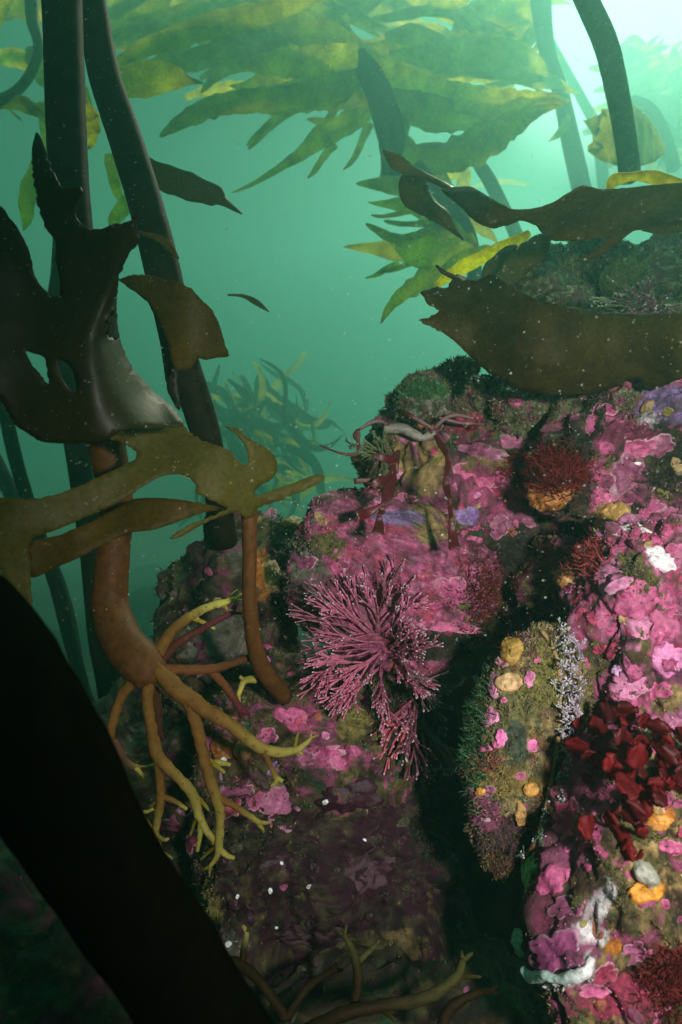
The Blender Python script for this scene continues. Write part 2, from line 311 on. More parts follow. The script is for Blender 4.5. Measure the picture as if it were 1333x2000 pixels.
# main pink slab
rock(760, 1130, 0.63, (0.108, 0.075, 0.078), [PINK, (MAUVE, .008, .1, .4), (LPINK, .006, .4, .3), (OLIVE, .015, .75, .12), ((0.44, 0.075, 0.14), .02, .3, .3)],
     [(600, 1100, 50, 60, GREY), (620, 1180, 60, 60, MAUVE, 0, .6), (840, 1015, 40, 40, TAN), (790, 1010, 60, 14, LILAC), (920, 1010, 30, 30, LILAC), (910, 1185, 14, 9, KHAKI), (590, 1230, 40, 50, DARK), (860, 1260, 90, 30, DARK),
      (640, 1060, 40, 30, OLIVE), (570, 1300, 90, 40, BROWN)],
     seed=4, silt=0.45, rot=(18, 24, -8), res=7, amp=0.55, box=0.6, knob=0.001, turf=0.25, label='smooth bright pink crusted slab in the middle of the reef', cat='boulder')
# left dark rock the holdfast grips
rock(452, 1200, 0.76, (0.085, 0.10, 0.125), [BROWN, (DARK, .03, .0, .2), (OLIVE, .02, .3, .1), (DPINK, .02, .4, .1), (GREY, .03, .45, .1)],
     [(430, 1245, 70, 40, GREY), (400, 1060, 30, 60, MAROON), (520, 1120, 28, 50, ORANGE), (540, 1040, 60, 30, OLIVE), (575, 1020, 22, 14, ORANGE), (350, 1080, 14, 60, GREEN), (590, 1015, 60, 12, GREEN)],
     seed=5, rot=(0, 12, 0), res=6, amp=1.3, facets=4, turf=0.9, label='brown rock with orange sponge film beside the thin brown stipe', cat='rock')
# rock under the tuft, mixed crusts
rock(620, 1440, 0.66, (0.125, 0.10, 0.085), [OLIVE, (BROWN, .02, .05, .15), (MAUVE, .018, .25, .08), (GREEN, .02, .45, .08), (PINK, .010, .6, .06)],
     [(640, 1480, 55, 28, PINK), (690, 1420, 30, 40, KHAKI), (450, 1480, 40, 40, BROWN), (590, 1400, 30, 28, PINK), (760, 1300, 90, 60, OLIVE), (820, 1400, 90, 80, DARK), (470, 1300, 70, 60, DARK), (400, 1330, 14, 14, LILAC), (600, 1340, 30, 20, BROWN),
      (640, 1290, 70, 60, BROWN)],
     seed=6, rot=(0, 5, 0), res=7, amp=1.0, knob=0.004, turf=1.0, label='lumpy olive and pink rock below the branching pink tuft', cat='boulder')
# lower purple slab, its maroon painted darker to carry the strobe's falloff
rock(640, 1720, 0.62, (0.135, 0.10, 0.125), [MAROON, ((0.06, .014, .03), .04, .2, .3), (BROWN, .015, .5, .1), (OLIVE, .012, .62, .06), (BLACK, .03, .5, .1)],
     [(350, 1600, 60, 110, OLIVE), (470, 1530, 40, 40, MAUVE), (340, 1620, 50, 60, DPINK), (820, 1480, 60, 60, BLACK), (860, 1620, 60, 120, BLACK), (390, 1760, 50, 40, KHAKI), (780, 1850, 40, 40, TAN), (700, 1850, 90, 20, OLIVE), (430, 1850, 50, 30, GREY),  # black patches paint the crevice shade beside the slab
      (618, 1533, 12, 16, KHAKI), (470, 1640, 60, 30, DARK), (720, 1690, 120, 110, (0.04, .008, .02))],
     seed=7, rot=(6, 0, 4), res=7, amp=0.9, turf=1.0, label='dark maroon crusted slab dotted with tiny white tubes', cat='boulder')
# left foot of the reef
rock(330, 1530, 0.78, (0.125, 0.12, 0.115), [DARK, (OLIVE, .025, .1, .15), (GREEN, .02, .3, .1), (DPINK, .02, .4, .1), (GREY, .015, .55, .1)],
     [(200, 1440, 30, 40, GREY), (370, 1570, 50, 60, BROWN)],
     seed=8, res=6, amp=1.2, turf=1.0, label='mossy dark rock behind the forked yellow holdfast roots', cat='rock')
rock(60, 1900, 0.62, (0.17, 0.15, 0.125), [DARK, (DGREEN, .04, .0, .2), (GREEN, .03, .3, .15), (DPINK, .04, .35, .2), (OLIVE, .02, .5, .1)],
     seed=9, res=6, amp=1.2, turf=1.0, label='dim mossy rock in the shade left of the black stipe', cat='rock')
rock(700, 2050, 0.50, (0.16, 0.10, 0.048), [DARK, (BROWN, .03, .0, .2), (GREEN, .03, .25, .1), (MAROON, .03, .3, .1), (OLIVE, .012, .5, .08)],
     seed=10, res=6, amp=1.0, turf=1.0, label='shaded turf covered rock under the bottom edge roots', cat='rock')
# right: pink ridge
rock(1240, 900, 0.585, (0.075, 0.07, 0.085), [MAUVE, (PINK, .03, .0, .12), (OLIVE, .02, .35, .1), (DARK, .03, .4, .12), (LPINK, .008, .6, .08), (MAROON, .02, .5, .1)],
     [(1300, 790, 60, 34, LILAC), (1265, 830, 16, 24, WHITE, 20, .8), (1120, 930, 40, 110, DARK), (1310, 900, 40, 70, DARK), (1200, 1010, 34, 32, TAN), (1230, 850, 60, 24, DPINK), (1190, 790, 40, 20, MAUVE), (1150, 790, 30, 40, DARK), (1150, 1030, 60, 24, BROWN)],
     seed=11, rot=(0, 18, 0), res=7, amp=1.3, facets=2, knob=0.003, turf=0.6, label='knobbly pink ridge under the wide brown blade', cat='boulder')
rock(1120, 1110, 0.60, (0.040, 0.04, 0.042), [BROWN, (RED, .02, .0, .15), (PINK, .015, .25, .1), (TAN, .012, .3, .1), (OLIVE, .01, .5, .1)],
     [(1110, 1065, 30, 16, PINK), (1085, 1100, 18, 26, ROSE), (1110, 1120, 40, 24, TAN), (1105, 1150, 16, 10, PINK)],
     seed=12, res=6, amp=1.1, turf=0.8, label='small knob of red and orange growth above the crevice', cat='rock')
rock(1000, 1130, 0.72, (0.05, 0.05, 0.06), [DARK, (BROWN, .02, .1, .1), (GREEN, .02, .35, .1), (MAROON, .02, .3, .1)],
     [(940, 1160, 30, 40, KHAKI), (960, 1140, 60, 30, MAROON, 0, .6)], seed=13, res=5, amp=1.1, turf=1.0, label='dark recessed rock left of the orange knob', cat='rock')
# right pink boulder
rock(1292, 1240, 0.475, (0.062, 0.06, 0.098), [PINK, (LPINK, .03, .1, .15), (MAUVE, .02, .35, .1), (ROSE, .015, .4, .1), (OLIVE, .02, .6, .08)],
     [(1215, 1250, 40, 14, BLACK), (1220, 1290, 50, 30, BROWN), (1250, 1130, 26, 50, OLIVE, -30), (1290, 1090, 22, 14, WHITE), (1160, 1290, 20, 40, OLIVE), (1250, 1330, 80, 30, MAUVE), (1310, 1370, 40, 30, TAN)],
     seed=14, silt=.65, rot=(0, 6, 0), res=7, amp=0.9, knob=0.006, turf=0.3, label='bright knobbly pink boulder with a dark pit at the right edge', cat='boulder')
# nearest rock bottom right
rock(1276, 1765, 0.385, (0.070, 0.06, 0.098), [TAN, (OLIVE, .012, .0, .12), (BROWN, .02, .2, .1), (PINK, .02, .45, .1), (GREEN, .02, .6, .1)],
     [(1120, 1540, 70, 90, PINK), (1080, 1650, 60, 90, MAUVE, 20), (1090, 1850, 70, 62, MAUVE), (1060, 1760, 50, 60, DPINK), (1230, 1940, 110, 44, ROSE, -15), (1070, 1915, 62, 16, WHITE), (1170, 1770, 20, 60, WHITE, 25, .7), (1160, 1825, 40, 12, WHITE, 20, .8), (1148, 1890, 14, 24, WHITE, 0, .8),
      (1260, 1740, 40, 26, ORANGE), (1290, 1590, 30, 24, ORANGE), (1290, 1560, 30, 20, PINK), (1200, 1850, 16, 14, ORANGE), (1140, 1720, 40, 24, BROWN), (1310, 1880, 50, 60, RED), (1010, 1840, 20, 90, MAROON)],
     seed=15, silt=.4, rot=(0, 15, 0), res=7, amp=0.8, knob=0.004, turf=0.8, label='nearest rock with white edged mauve crust at bottom right', cat='boulder')
bpy.context.view_layer.update()

# ------------------------------------------------------------------ seabed far below and behind
g = np.linspace(-1, 1, 140); gx, gy = np.meshgrid(g, g); k = np.sign(gx)*np.abs(gx)**2*40; l = 4+np.sign(gy)*np.abs(gy)**2*40
pts = np.stack([k.ravel(), l.ravel(), np.zeros(k.size)], 1)
pts[:, 2] = -1.0 + 0.22*fbm(pts/1.3, 4) - 0.05*np.clip(pts[:, 0], -9, 9)*0
idx = np.arange(140*140).reshape(140, 140); q = np.stack([idx[:-1, :-1].ravel(), idx[:-1, 1:].ravel(), idx[1:, 1:].ravel(), idx[1:, :-1].ravel()], 1)
sc_ = lerp(np.tile(np.array(DARK), (len(pts), 1)), GREEN, sst(-.1, .5, fbm(pts/0.3, 3)))
tag(mesh_np('seabed', pts, q, M['seabed'], col=sc_), kind='structure')

# ------------------------------------------------------------------ shapes of the growth
def smooth_path(pts, n):
    """Catmull-Rom through rows of any width, n samples, by length"""
    p = np.array(pts, dtype=float)
    if len(p) == 2: p = np.array([p[0], (p[0]+p[1])/2, p[1]])
    e = np.vstack([2*p[0]-p[1], p, 2*p[-1]-p[-2]]); o = []
    for i in range(1, len(e)-2):
        a, b, c, d = e[i-1], e[i], e[i+1], e[i+2]
        for t in np.linspace(0, 1, 12, endpoint=False):
            o.append(0.5*((2*b)+(-a+c)*t+(2*a-5*b+4*c-d)*t*t+(-a+3*b-3*c+d)*t**3))
    o.append(p[-1]); o = np.array(o); s = np.concatenate([[0], np.cumsum(np.linalg.norm(np.diff(o[:, :2], axis=0), axis=1)+1e-6)])
    u = np.linspace(0, s[-1], n); return np.stack([np.interp(u, s, o[:, k]) for k in range(o.shape[1])], 1)
def tube_geo(path3, rad, seg=10, rough=0.0, seed=0, cap=True):
    p = np.array(path3, dtype=float); n = len(p); tg = np.gradient(p, axis=0); tg /= np.linalg.norm(tg, axis=1)[:, None]+1e-12
    up = np.array([0.0, 1.0, 0.0]); a = np.cross(tg[0], up); a /= np.linalg.norm(a)+1e-12; V = []
    for i in range(n):
        a = a-tg[i]*(a@tg[i]); a /= np.linalg.norm(a)+1e-12; b = np.cross(tg[i], a)
        th = np.linspace(0, 2*math.pi, seg, endpoint=False)
        V.append(p[i]+rad[i]*(np.cos(th)[:, None]*a+np.sin(th)[:, None]*b))
    V = np.concatenate(V)
    if rough:
        C = np.repeat(p, seg, axis=0); rr = np.repeat(rad, seg); V = C+(V-C)*(1+rough*fbm(V/(np.mean(rad)*1.3)+seed, 3))[:, None]
    T = []
    for i in range(n-1):
        for j in range(seg):
            a0 = i*seg+j; b0 = i*seg+(j+1) % seg; T += [(a0, b0, b0+seg), (a0, b0+seg, a0+seg)]
    if cap:
        V = np.vstack([V, p[0]-tg[0]*rad[0]*0.4, p[-1]+tg[-1]*rad[-1]*0.5]); k = n*seg
        for j in range(seg): T += [(k, (j+1) % seg, j), (k+1, (n-1)*seg+j, (n-1)*seg+(j+1) % seg)]
    return V, np.array(T)
def tube(name, pts, m, parent=None, seg=14, n=None, rough=0.03, seed=0, col=None):
    """pts: rows of photograph x, y, distance, visible radius in photograph pixels"""
    pts = [(a, b, md(c), d) for a, b, c, d in pts]; n = n or max(8, len(pts)*9); q = smooth_path(pts, n); p3 = np.array([P(*r[:3]) for r in q]); rad = q[:, 3]*q[:, 2]/F
    V, T = tube_geo(p3, rad, seg, rough, seed); c = None
    if col is not None:      # colour runs along the tube
        t = np.append(np.repeat(np.linspace(0, 1, n), seg), [0, 1]); c = lerp(np.tile(np.array(col[0], dtype=float), (len(V), 1)), col[1], sst(0.35, 1, t))
    return mesh_np(name, V, T, m, parent, col=c)
def solid(o, th):
    md = o.modifiers.new('thickness', 'SOLIDIFY'); md.thickness = th; md.offset = 0; md.use_rim = True; return o
def strap(name, pts, m, parent=None, roll=0.0, curl=0.15, wave=0.06, tooth=0.10, th=0.0015, seed=0, nw=9, freq=2.0, n=None, bend=0.0, taper=True):
    """kelp strap: rows of photograph x, y, distance, half width in photograph pixels"""
    pts = [(a, b, md(c), d) for a, b, c, d in pts]; q0 = np.array(pts, dtype=float); Lp = np.linalg.norm(np.diff(q0[:, :2], axis=0), axis=1).sum(); n = n or int(min(110, max(14, Lp/5)))
    q = smooth_path(pts, n); t_ = np.linspace(0, 1, n)
    if bend: g_ = np.gradient(q[:, :2], axis=0); g_ /= np.linalg.norm(g_, axis=1)[:, None]+1e-9; q[:, :2] += np.stack([-g_[:, 1], g_[:, 0]], 1)*(bend*Lp*t_*np.sin(t_*4.2+seed))[:, None]
    if taper: q[:, 3] *= np.sqrt(np.clip(1-t_**(10 if Lp > 60 else 5), 0, 1))*(1+0.16*fbm(np.stack([t_*Lp/40, t_*0+seed*1.3, t_*0], 1), 2))
    p = np.array([P(*r[:3]) for r in q]); hw = np.maximum(q[:, 3], 0.6)*q[:, 2]/F
    tg = np.gradient(p, axis=0); tg /= np.linalg.norm(tg, axis=1)[:, None]+1e-12
    vw = p/np.linalg.norm(p, axis=1)[:, None]; sd = np.cross(tg, vw); sd /= np.linalg.norm(sd, axis=1)[:, None]+1e-12
    rl = roll+0.25*fbm(np.stack([np.linspace(0, freq, n), np.full(n, seed*1.7), np.zeros(n)], 1), 2)
    nr = np.cross(sd, tg); wd = np.cos(rl)[:, None]*sd+np.sin(rl)[:, None]*nr; n2 = np.cos(rl)[:, None]*nr-np.sin(rl)[:, None]*sd
    hw = hw/np.maximum(np.abs(np.cos(rl)), 0.45); ss = np.linspace(-1, 1, nw); V = []
    ed = np.random.RandomState(seed+3); sm = lambda a: np.convolve(np.pad(a, 1, 'edge'), (.25, .5, .25), 'valid')
    tt = np.arange(n)*1.0; lowf = lambda z: np.clip(fbm(np.stack([tt/7, tt*0+seed*2.1, tt*0+z], 1), 2), -1, 1)
    e1 = 1-tooth*(sm(ed.rand(n))+0.8*np.abs(lowf(0))); e2 = 1-tooth*(sm(ed.rand(n))+0.8*np.abs(lowf(9)))
    mw = hw.max()
    for j, s in enumerate(ss):
        k = np.where(s < 0, 1+(e1-1)*abs(s)**3, 1+(e2-1)*abs(s)**3)
        ph = np.linspace(0, freq*2*math.pi*1.6, n)+seed
        off = mw*(curl*(s*s-0.4)*1.2 + wave*abs(s)**1.5*np.sin(ph*(1 if s < 0 else 1.17)+s)*1.6 + wave*0.8*np.sin(ph*0.5))
        V.append(p+wd*(hw*s*k)[:, None]+n2*off[:, None])
    V = np.stack(V, 1).reshape(-1, 3); V += (0.02*mw*fbm(V/(mw*0.5+1e-6)+seed, 3))[:, None]
    idx = np.arange(n*nw).reshape(n, nw); T = np.stack([idx[:-1, :-1].ravel(), idx[:-1, 1:].ravel(), idx[1:, 1:].ravel(), idx[1:, :-1].ravel()], 1)
    return solid(mesh_np(name, V, T, m, parent), th)
def densify(pl, step, jag=0.0, seed=0, closed=True, smooth=True):
    p = np.array(pl, dtype=float)
    if smooth:
        e = np.vstack([p[-1], p, p[:2]]); o = []
        for i in range(1, len(p)+1):
            a, b, c, d = e[i-1], e[i], e[i+1], e[i+2]; k = max(1, int(np.linalg.norm(c-b)/step))
            # tighter than Catmull-Rom, corners stay readable
            for t in np.linspace(0, 1, k, endpoint=False):
                m1 = (c-a)*0.32; m2 = (d-b)*0.32; t2, t3 = t*t, t**3
                o.append((2*t3-3*t2+1)*b+(t3-2*t2+t)*m1+(-2*t3+3*t2)*c+(t3-t2)*m2)
        p = np.array(o)
    if jag:
        tn = np.roll(p, -1, 0)-np.roll(p, 1, 0); tn /= np.linalg.norm(tn, axis=1)[:, None]+1e-9; nr = np.stack([-tn[:, 1], tn[:, 0]], 1)
        rs = np.random.RandomState(seed); ms = sst(-0.25, 0.35, fbm(np.stack([p[:, 0]/60, p[:, 1]/60, np.full(len(p), seed*1.0)], 1), 2))
        p = p+nr*((rs.rand(len(p))-0.5)*2*jag*(0.25+ms))[:, None]
    return p
def sheet(name, outline, depth, m, parent=None, holes=(), jag=1.5, grid=13, th=0.0015, seed=0, wrinkle=0.002, wr_scale=0.05, step=6, mat_split=None):
    """blade with its own outline; depth(x, y) gives the distance of every point, so the blade curves in space"""
    ol = densify(outline, step, jag, seed); hl = [densify(h, step, jag*0.7, seed+i+1) for i, h in enumerate(holes)]
    x0, y0 = ol.min(0); x1, y1 = ol.max(0)
    gx, gy = np.meshgrid(np.arange(x0, x1, grid), np.arange(y0, y1, grid*0.87)); gx = gx+(np.arange(gx.shape[0]) % 2)[:, None]*grid*0.5
    gp = np.stack([gx.ravel(), gy.ravel()], 1)
    def inside(p, poly):
        x, y = p[:, 0], p[:, 1]; r = np.zeros(len(p), bool); j = len(poly)-1
        for i in range(len(poly)):
            xi, yi = poly[i]; xj, yj = poly[j]; c = (yi > y) != (yj > y)
            r ^= c & (x < (xj-xi)*(y-yi)/((yj-yi) if yj != yi else 1e-9)+xi); j = i
        return r
    k = inside(gp, ol)
    for h in hl: k &= ~inside(gp, h)
    allb = np.vstack([ol]+hl); gp = gp[k]
    if len(gp): dmin = np.min(np.linalg.norm(gp[:, None]-allb[None], axis=2), axis=1); gp = gp[dmin > grid*0.42]
    vs = [Vector(p) for p in allb]+[Vector(p) for p in gp]; ed = []; s = 0
    for l in [ol]+hl: ed += [(s+i, s+(i+1) % len(l)) for i in range(len(l))]; s += len(l)
    v2, _, tri, *_r = delaunay_2d_cdt(vs, ed, [], 0, 1e-4)
    v2 = np.array([p[:] for p in v2]); T = np.array([t[:] for t in tri]); c = v2[T].mean(1); k = inside(c, ol)
    for h in hl: k &= ~inside(c, h)
    T = T[k]; D = np.array([md(depth(x, y)) for x, y in v2]); w0 = np.array([P(x, y, d) for (x, y), d in zip(v2, D)])
    vw = w0/np.linalg.norm(w0, axis=1)[:, None]; w0 = w0+vw*(wrinkle*fbm(w0/wr_scale+seed*3.3, 3))[:, None]
    a = w0[T]; fl = np.cross(a[:, 1]-a[:, 0], a[:, 2]-a[:, 0])[:, 1] > 0; T[fl] = T[fl][:, ::-1]
    return solid(mesh_np(name, w0, T, m, parent), th)
def plane(a, bx, by, cx=0, cy=0): return lambda x, y: a+bx*(x-cx)/1000+by*(y-cy)/1000
bpy.context.view_layer.update(); DG = bpy.context.evaluated_depsgraph_get()
def hit(px, py):
    d = P(px, py, 1.0).normalized(); r = S.ray_cast(DG, Vector((0, 0, 0)), d)
    return (r[1], r[2], r[4]) if r[0] else (None, None, None)
HITS = {}
def dist(px, py, default=0.7):
    p, n, o = hit(px, py); return p.y if p is not None else default

# ------------------------------------------------------------------ crust plates, sponges and little shells on the rocks
def on_rock(px, py, spread=14):
    """point and averaged normal of the rock seen at a place of the photograph"""
    hs = [hit(px+a, py+b) for a, b in ((0, 0), (spread, 0), (-spread, 0), (0, spread), (0, -spread), (spread, spread), (-spread, -spread))]
    hs = [h for h in hs if h[0] is not None]
    if not hs: return None, None, None
    p, n, o = hs[0]; ns = [h[1] for h in hs if (h[0]-p).length < 0.05]; n = sum(ns, Vector()).normalized()
    v = p.normalized()
    if n.dot(v) > -0.35: n = (n-v*(n.dot(v)+0.35)).normalized()
    return p, n, o
def plate(name, px, py, rx, ry, rot=0, c=PINK, rim=(0.75, 0.55, 0.62), lobes=5, seed=0, lift=0.0016, dome=0.0, m=None, parent=None, nr=9, nth=44, ragged=0.22, fuzz=0.0):
    p, n, o = on_rock(px, py, min(rx, ry)*0.7)
    if p is None: return None
    ax = Vector((1, 0, 0)); ax = (ax-n*ax.dot(n)).normalized(); ay = n.cross(ax); ro = math.radians(rot); rs = np.random.RandomState(seed)
    ph = rs.rand(4)*6.28; V = []; C = []; cc = np.array(c, dtype=float)*rs.uniform(0.85, 1.12)
    def outl(t):       # rounded lobes with narrow notches
        t = t+0.25*math.sin(t+ph[3]); return 1.12-ragged*1.5*(1-abs(math.sin(lobes*t/2+ph[0])))**1.6-ragged*0.7*(1-abs(math.sin((lobes*2+1)*t/2+ph[1])))**1.5+ragged*0.8*math.sin(2*t+ph[2])
    inv = o.matrix_world.inverted()
    for i in range(nr+1):
        r = i/nr
        for j in range(nth):
            t = 2*math.pi*j/nth; u = rx*r*outl(t)*math.cos(t); v = ry*r*outl(t)*math.sin(t)
            x = px+u*math.cos(ro)-v*math.sin(ro); y = py+u*math.sin(ro)+v*math.cos(ro)
            d = P(x, y, 1.0).normalized(); k = p.dot(n)/d.dot(n) if abs(d.dot(n)) > 1e-4 else p.length; q = d*k
            if (q-p).length > 0.09: q = p+(q-p).normalized()*0.09
            ok, loc, nm, fi = o.closest_point_on_mesh(inv@q, distance=0.05); s = q
            if ok: lw = o.matrix_world@loc; h = (lw-q).dot(n); s = q+n*max(-0.008, min(0.008, h))
            lf = lift*(0.7+0.6*r**4)+dome*math.sqrt(max(0, 1-r*r))
            if i == nr: lf = -0.004
            if fuzz: lf += fuzz*rs.rand()*(r < 0.98)
            V.append((s+n*lf)[:]); k2 = sst(0.80, 0.90, np.array([r]))[0]
            C.append(cc*(1-k2)+np.array(rim)*k2 if rim is not None else cc)
    T = []
    for i in range(nr):
        for j in range(nth): a = i*nth+j; b = i*nth+(j+1) % nth; T.append((a, b, b+nth, a+nth))
    V = np.array(V); V[:, :] += (0.0007*fbm(V/0.006+seed, 3))[:, None]*np.array(n)[None]
    C = np.array(C)*np.clip(1+0.35*fbm(V/0.007+seed, 3, 0.7), 0.5, 1.5)[:, None]
    return mesh_np(name, V, T, m or M['plate'], parent, col=C)
def rock_of(px, py): h = hit(px, py)[2]; return h if h is not None and h.name.startswith(('boulder', 'reef')) else None
def crust(px, py, rx, ry, rot=0, c=PINK, **k):
    r = rock_of(px, py)
    if r is None: return None
    o = plate('crust_plate', px, py, rx, ry, rot, c, **k)
    if o and r: o.parent = r
    return o
crusts = [ # x y rx ry rot colour lobes
 (553, 1102, 42, 17, 8, PINK, 4), (600, 1100, 22, 14, 0, MAUVE, 5), (570, 1405, 34, 26, 25, PINK, 3), (550, 1580, 44, 46, 10, (0.46, 0.14, 0.26), 5),
 (506, 1560, 34, 14, -55, PINK, 3), (462, 1550, 44, 44, 0, MAUVE, 6), (452, 1580, 22, 22, 0, ROSE, 4), (420, 1450, 30, 18, -15, PINK, 3), (340, 1620, 34, 46, 20, MAUVE, 5),
 (372, 1640, 16, 24, 0, ROSE, 3), (520, 1440, 22, 20, 0, PINK, 4), (790, 975, 22, 13, 0, PINK, 3), (745, 985, 20, 16, 0, LPINK, 3),
 (1165, 835, 24, 44, 12, PINK, 5), (1190, 800, 20, 14, 0, PINK, 3), (1240, 842, 36, 15, 0, DPINK, 5), (1235, 880, 50, 26, -15, PINK, 6), (1200, 960, 42, 24, -30, PINK, 7), (1250, 1000, 48, 24, -15, PINK, 6),
 (1300, 1010, 34, 20, -20, PINK, 5), (1225, 920, 34, 40, 20, MAUVE, 5), (1290, 870, 28, 26, 0, MAUVE, 4), (1230, 1035, 38, 12, -10, (0.8, 0.72, 0.72), 4), (1290, 1090, 34, 22, 20, (0.82, 0.74, 0.78), 5), (1320, 1075, 20, 18, 0, PINK, 3),
 (930, 940, 58, 40, 0, PINK, 6), (970, 960, 22, 14, 0, ROSE, 3), (990, 985, 18, 14, 0, ROSE, 3), (940, 880, 44, 16, 5, MAUVE, 5), (1000, 860, 44, 14, 5, MAUVE, 4), (1010, 1010, 48, 22, 0, MAUVE, 6), (975, 1030, 26, 20, -40, MAUVE, 4),
 (920, 1050, 24, 46, 8, PINK, 5), (885, 1150, 34, 30, 0, PINK, 4), (870, 1225, 70, 12, 6, PINK, 5), (1110, 1060, 28, 12, -10, (0.62, 0.14, 0.36), 4), (1085, 1100, 14, 14, 0, ROSE, 4), (1110, 1150, 10, 9, 0, PINK, 3), (1130, 1090, 26, 20, 0, ROSE, 4),
 (1190, 1120, 40, 34, 0, LPINK, 6), (1240, 1170, 46, 40, 30, PINK, 6), (1190, 1200, 34, 34, 0, PINK, 5), (1260, 1230, 30, 24, 0, LPINK, 4), (1300, 1200, 34, 44, 0, PINK, 6), (1310, 1290, 30, 40, 0, (0.62, 0.2, 0.42), 5), (1170, 1360, 26, 20, 0, PINK, 5),
 (1230, 1340, 46, 24, 10, LPINK, 6), (1280, 1350, 34, 22, 0, PINK, 5), (1205, 1310, 14, 10, 0, (0.6, 0.35, 0.6), 4), (1175, 1270, 18, 12, 0, ROSE, 4), (1140, 1300, 12, 16, 0, ROSE, 4),
 (1115, 1600, 30, 52, 18, (0.66, 0.08, 0.22), 5), (1075, 1720, 30, 34, 0, PINK, 5), (1115, 1770, 44, 30, -20, MAUVE, 5), (1085, 1862, 62, 50, 5, (0.33, 0.07, 0.19), 4), (1180, 1900, 34, 18, -25, ROSE, 4), (1240, 1860, 24, 30, 0, MAUVE, 4), (1280, 1930, 40, 16, -20, ROSE, 4), (1160, 1935, 36, 14, -10, PINK, 4),
 (640, 1470, 24, 16, 0, PINK, 6), (660, 1490, 18, 13, 0, PINK, 5), (600, 1480, 20, 14, 0, MAUVE, 6), (690, 1465, 16, 12, 0, PINK, 4), (720, 1700, 60, 50, 0, (0.055, 0.012, 0.028), 6), (560, 1700, 50, 38, 0, (0.045, 0.01, 0.022), 6), (680, 1560, 60, 38, 0, (0.045, 0.009, 0.022), 5), (620, 1830, 80, 26, 0, (0.05, 0.018, 0.026), 7), (554, 1732, 9, 7, 0, MAUVE, 4),  # slab crusts darkened as well for the strobe's falloff
]
for i, (x, y, rx, ry, ro, c, lb) in enumerate(crusts):
    dull = c in (DPINK,) or c[0] < 0.09
    flat = dull or (x > 1130 and 1090 < y < 1400) or i % 5 == 2
    big = rx*ry > 1400; crust(x, y, rx, ry, ro, c, lobes=lb, seed=i+1, rim=None if flat else tuple(np.array(c)*0.6+np.array((0.26, 0.2, 0.22))), lift=0.0005 if flat else 0.0014, nth=56 if big else 36)
rs = np.random.RandomState(21)
for i in range(260):       # small crusts spread over the reef
    x = rs.uniform(360, 1333); y = rs.uniform(760, 1990); h, n, o = hit(x, y)
    if h is None or h.y > 0.86 or not o.name.startswith('boulder'): continue
    if 930 < x < 1110 and y > 1230: continue
    dk = 380 < x < 900 and y > 1500  # low on the reef the dimmer light is put into darker crust colours
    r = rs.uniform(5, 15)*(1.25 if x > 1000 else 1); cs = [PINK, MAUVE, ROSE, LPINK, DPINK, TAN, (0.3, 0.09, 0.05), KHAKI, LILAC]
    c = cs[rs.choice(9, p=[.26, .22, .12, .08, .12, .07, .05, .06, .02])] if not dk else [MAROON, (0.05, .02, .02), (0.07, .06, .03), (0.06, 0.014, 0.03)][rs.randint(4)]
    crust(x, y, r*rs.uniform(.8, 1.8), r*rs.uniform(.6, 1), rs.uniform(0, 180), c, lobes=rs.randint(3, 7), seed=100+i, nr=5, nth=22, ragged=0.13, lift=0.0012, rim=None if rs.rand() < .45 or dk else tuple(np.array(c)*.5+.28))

def blob(name, px, py, rx, ry, c, label, cat, rot=0, dome=0.006, seed=0, fuzz=0.0, group=None, rim=None, lobes=4, m=None, ragged=0.14):
    o = plate(name, px, py, rx, ry, rot, c, rim=rim, lobes=lobes, seed=seed, dome=dome, nr=12, nth=48, fuzz=fuzz, ragged=ragged, m=m)
    if o: tag(o, label, cat, group)
    return o
#@@PLANTS
def fuzz(name, label, cat, px, py, sx, sy, n, c, ln, w=0.0005, seed=0, dr=(0, 0, 1), dev=0.7):
    rs = np.random.RandomState(seed); V = []; T = []; C = []
    for i in range(n):
        p, nr_, o = hit(px+rs.normal()*sx, py+rs.normal()*sy)
        if p is None: continue
        d = (Vector(nr_)*0.9+Vector(dr)*0.5+Vector(rs.normal(size=3)*dev)).normalized(); sd = d.cross(Vector(rs.normal(size=3))).normalized(); k = len(V); l = ln*rs.uniform(.5, 1.2)
        d2 = (d+Vector(rs.normal(size=3)*.5)).normalized(); a = p-nr_*.001; b = a+d*l*.5; e = b+d2*l*.5
        V += [(a-sd*w)[:], (a+sd*w)[:], (b-sd*w*.8)[:], (b+sd*w*.8)[:], e[:]]; T += [(k, k+1, k+3), (k, k+3, k+2), (k+2, k+3, k+4)]; cc = np.array(c)*rs.uniform(.5, 1.5); C += [cc]*5
    return tag(mesh_np(name, V, T, M['turf'], col=np.array(C)), label, cat, kind='stuff')
# notable sponges and growths, each a thing of its own
blob('sponge', 1072, 968, 46, 32, (0.48, 0.20, 0.05), 'soft orange sponge half under a dark red tuft', 'sponge', rot=-30, dome=0.010, seed=1, fuzz=0.0015)
blob('sponge', 1201, 1015, 32, 34, (0.50, 0.30, 0.09), 'pale ochre sponge on the pink ridge below the wide brown blade', 'sponge', dome=0.008, seed=2, fuzz=0.002)
blob('sponge', 912, 1008, 20, 20, (0.22, 0.13, 0.34), 'purple lobed sponge beside the hanging red strap', 'sponge', dome=0.004, seed=3, rim=(0.4, 0.28, 0.55))
blob('sponge', 530, 1128, 20, 44, (0.60, 0.25, 0.05), 'orange sponge film beside the thin brown stipe', 'sponge', dome=0.004, seed=4)
blob('sponge', 576, 1020, 20, 15, (0.65, 0.30, 0.03), 'yellow orange sponge lump at the top of the left rock', 'sponge', dome=0.006, seed=5)
blob('sponge', 838, 830, 26, 7, (0.75, 0.25, 0.06), 'thin orange sponge strip under the grey spur', 'sponge', dome=0.003, seed=6)
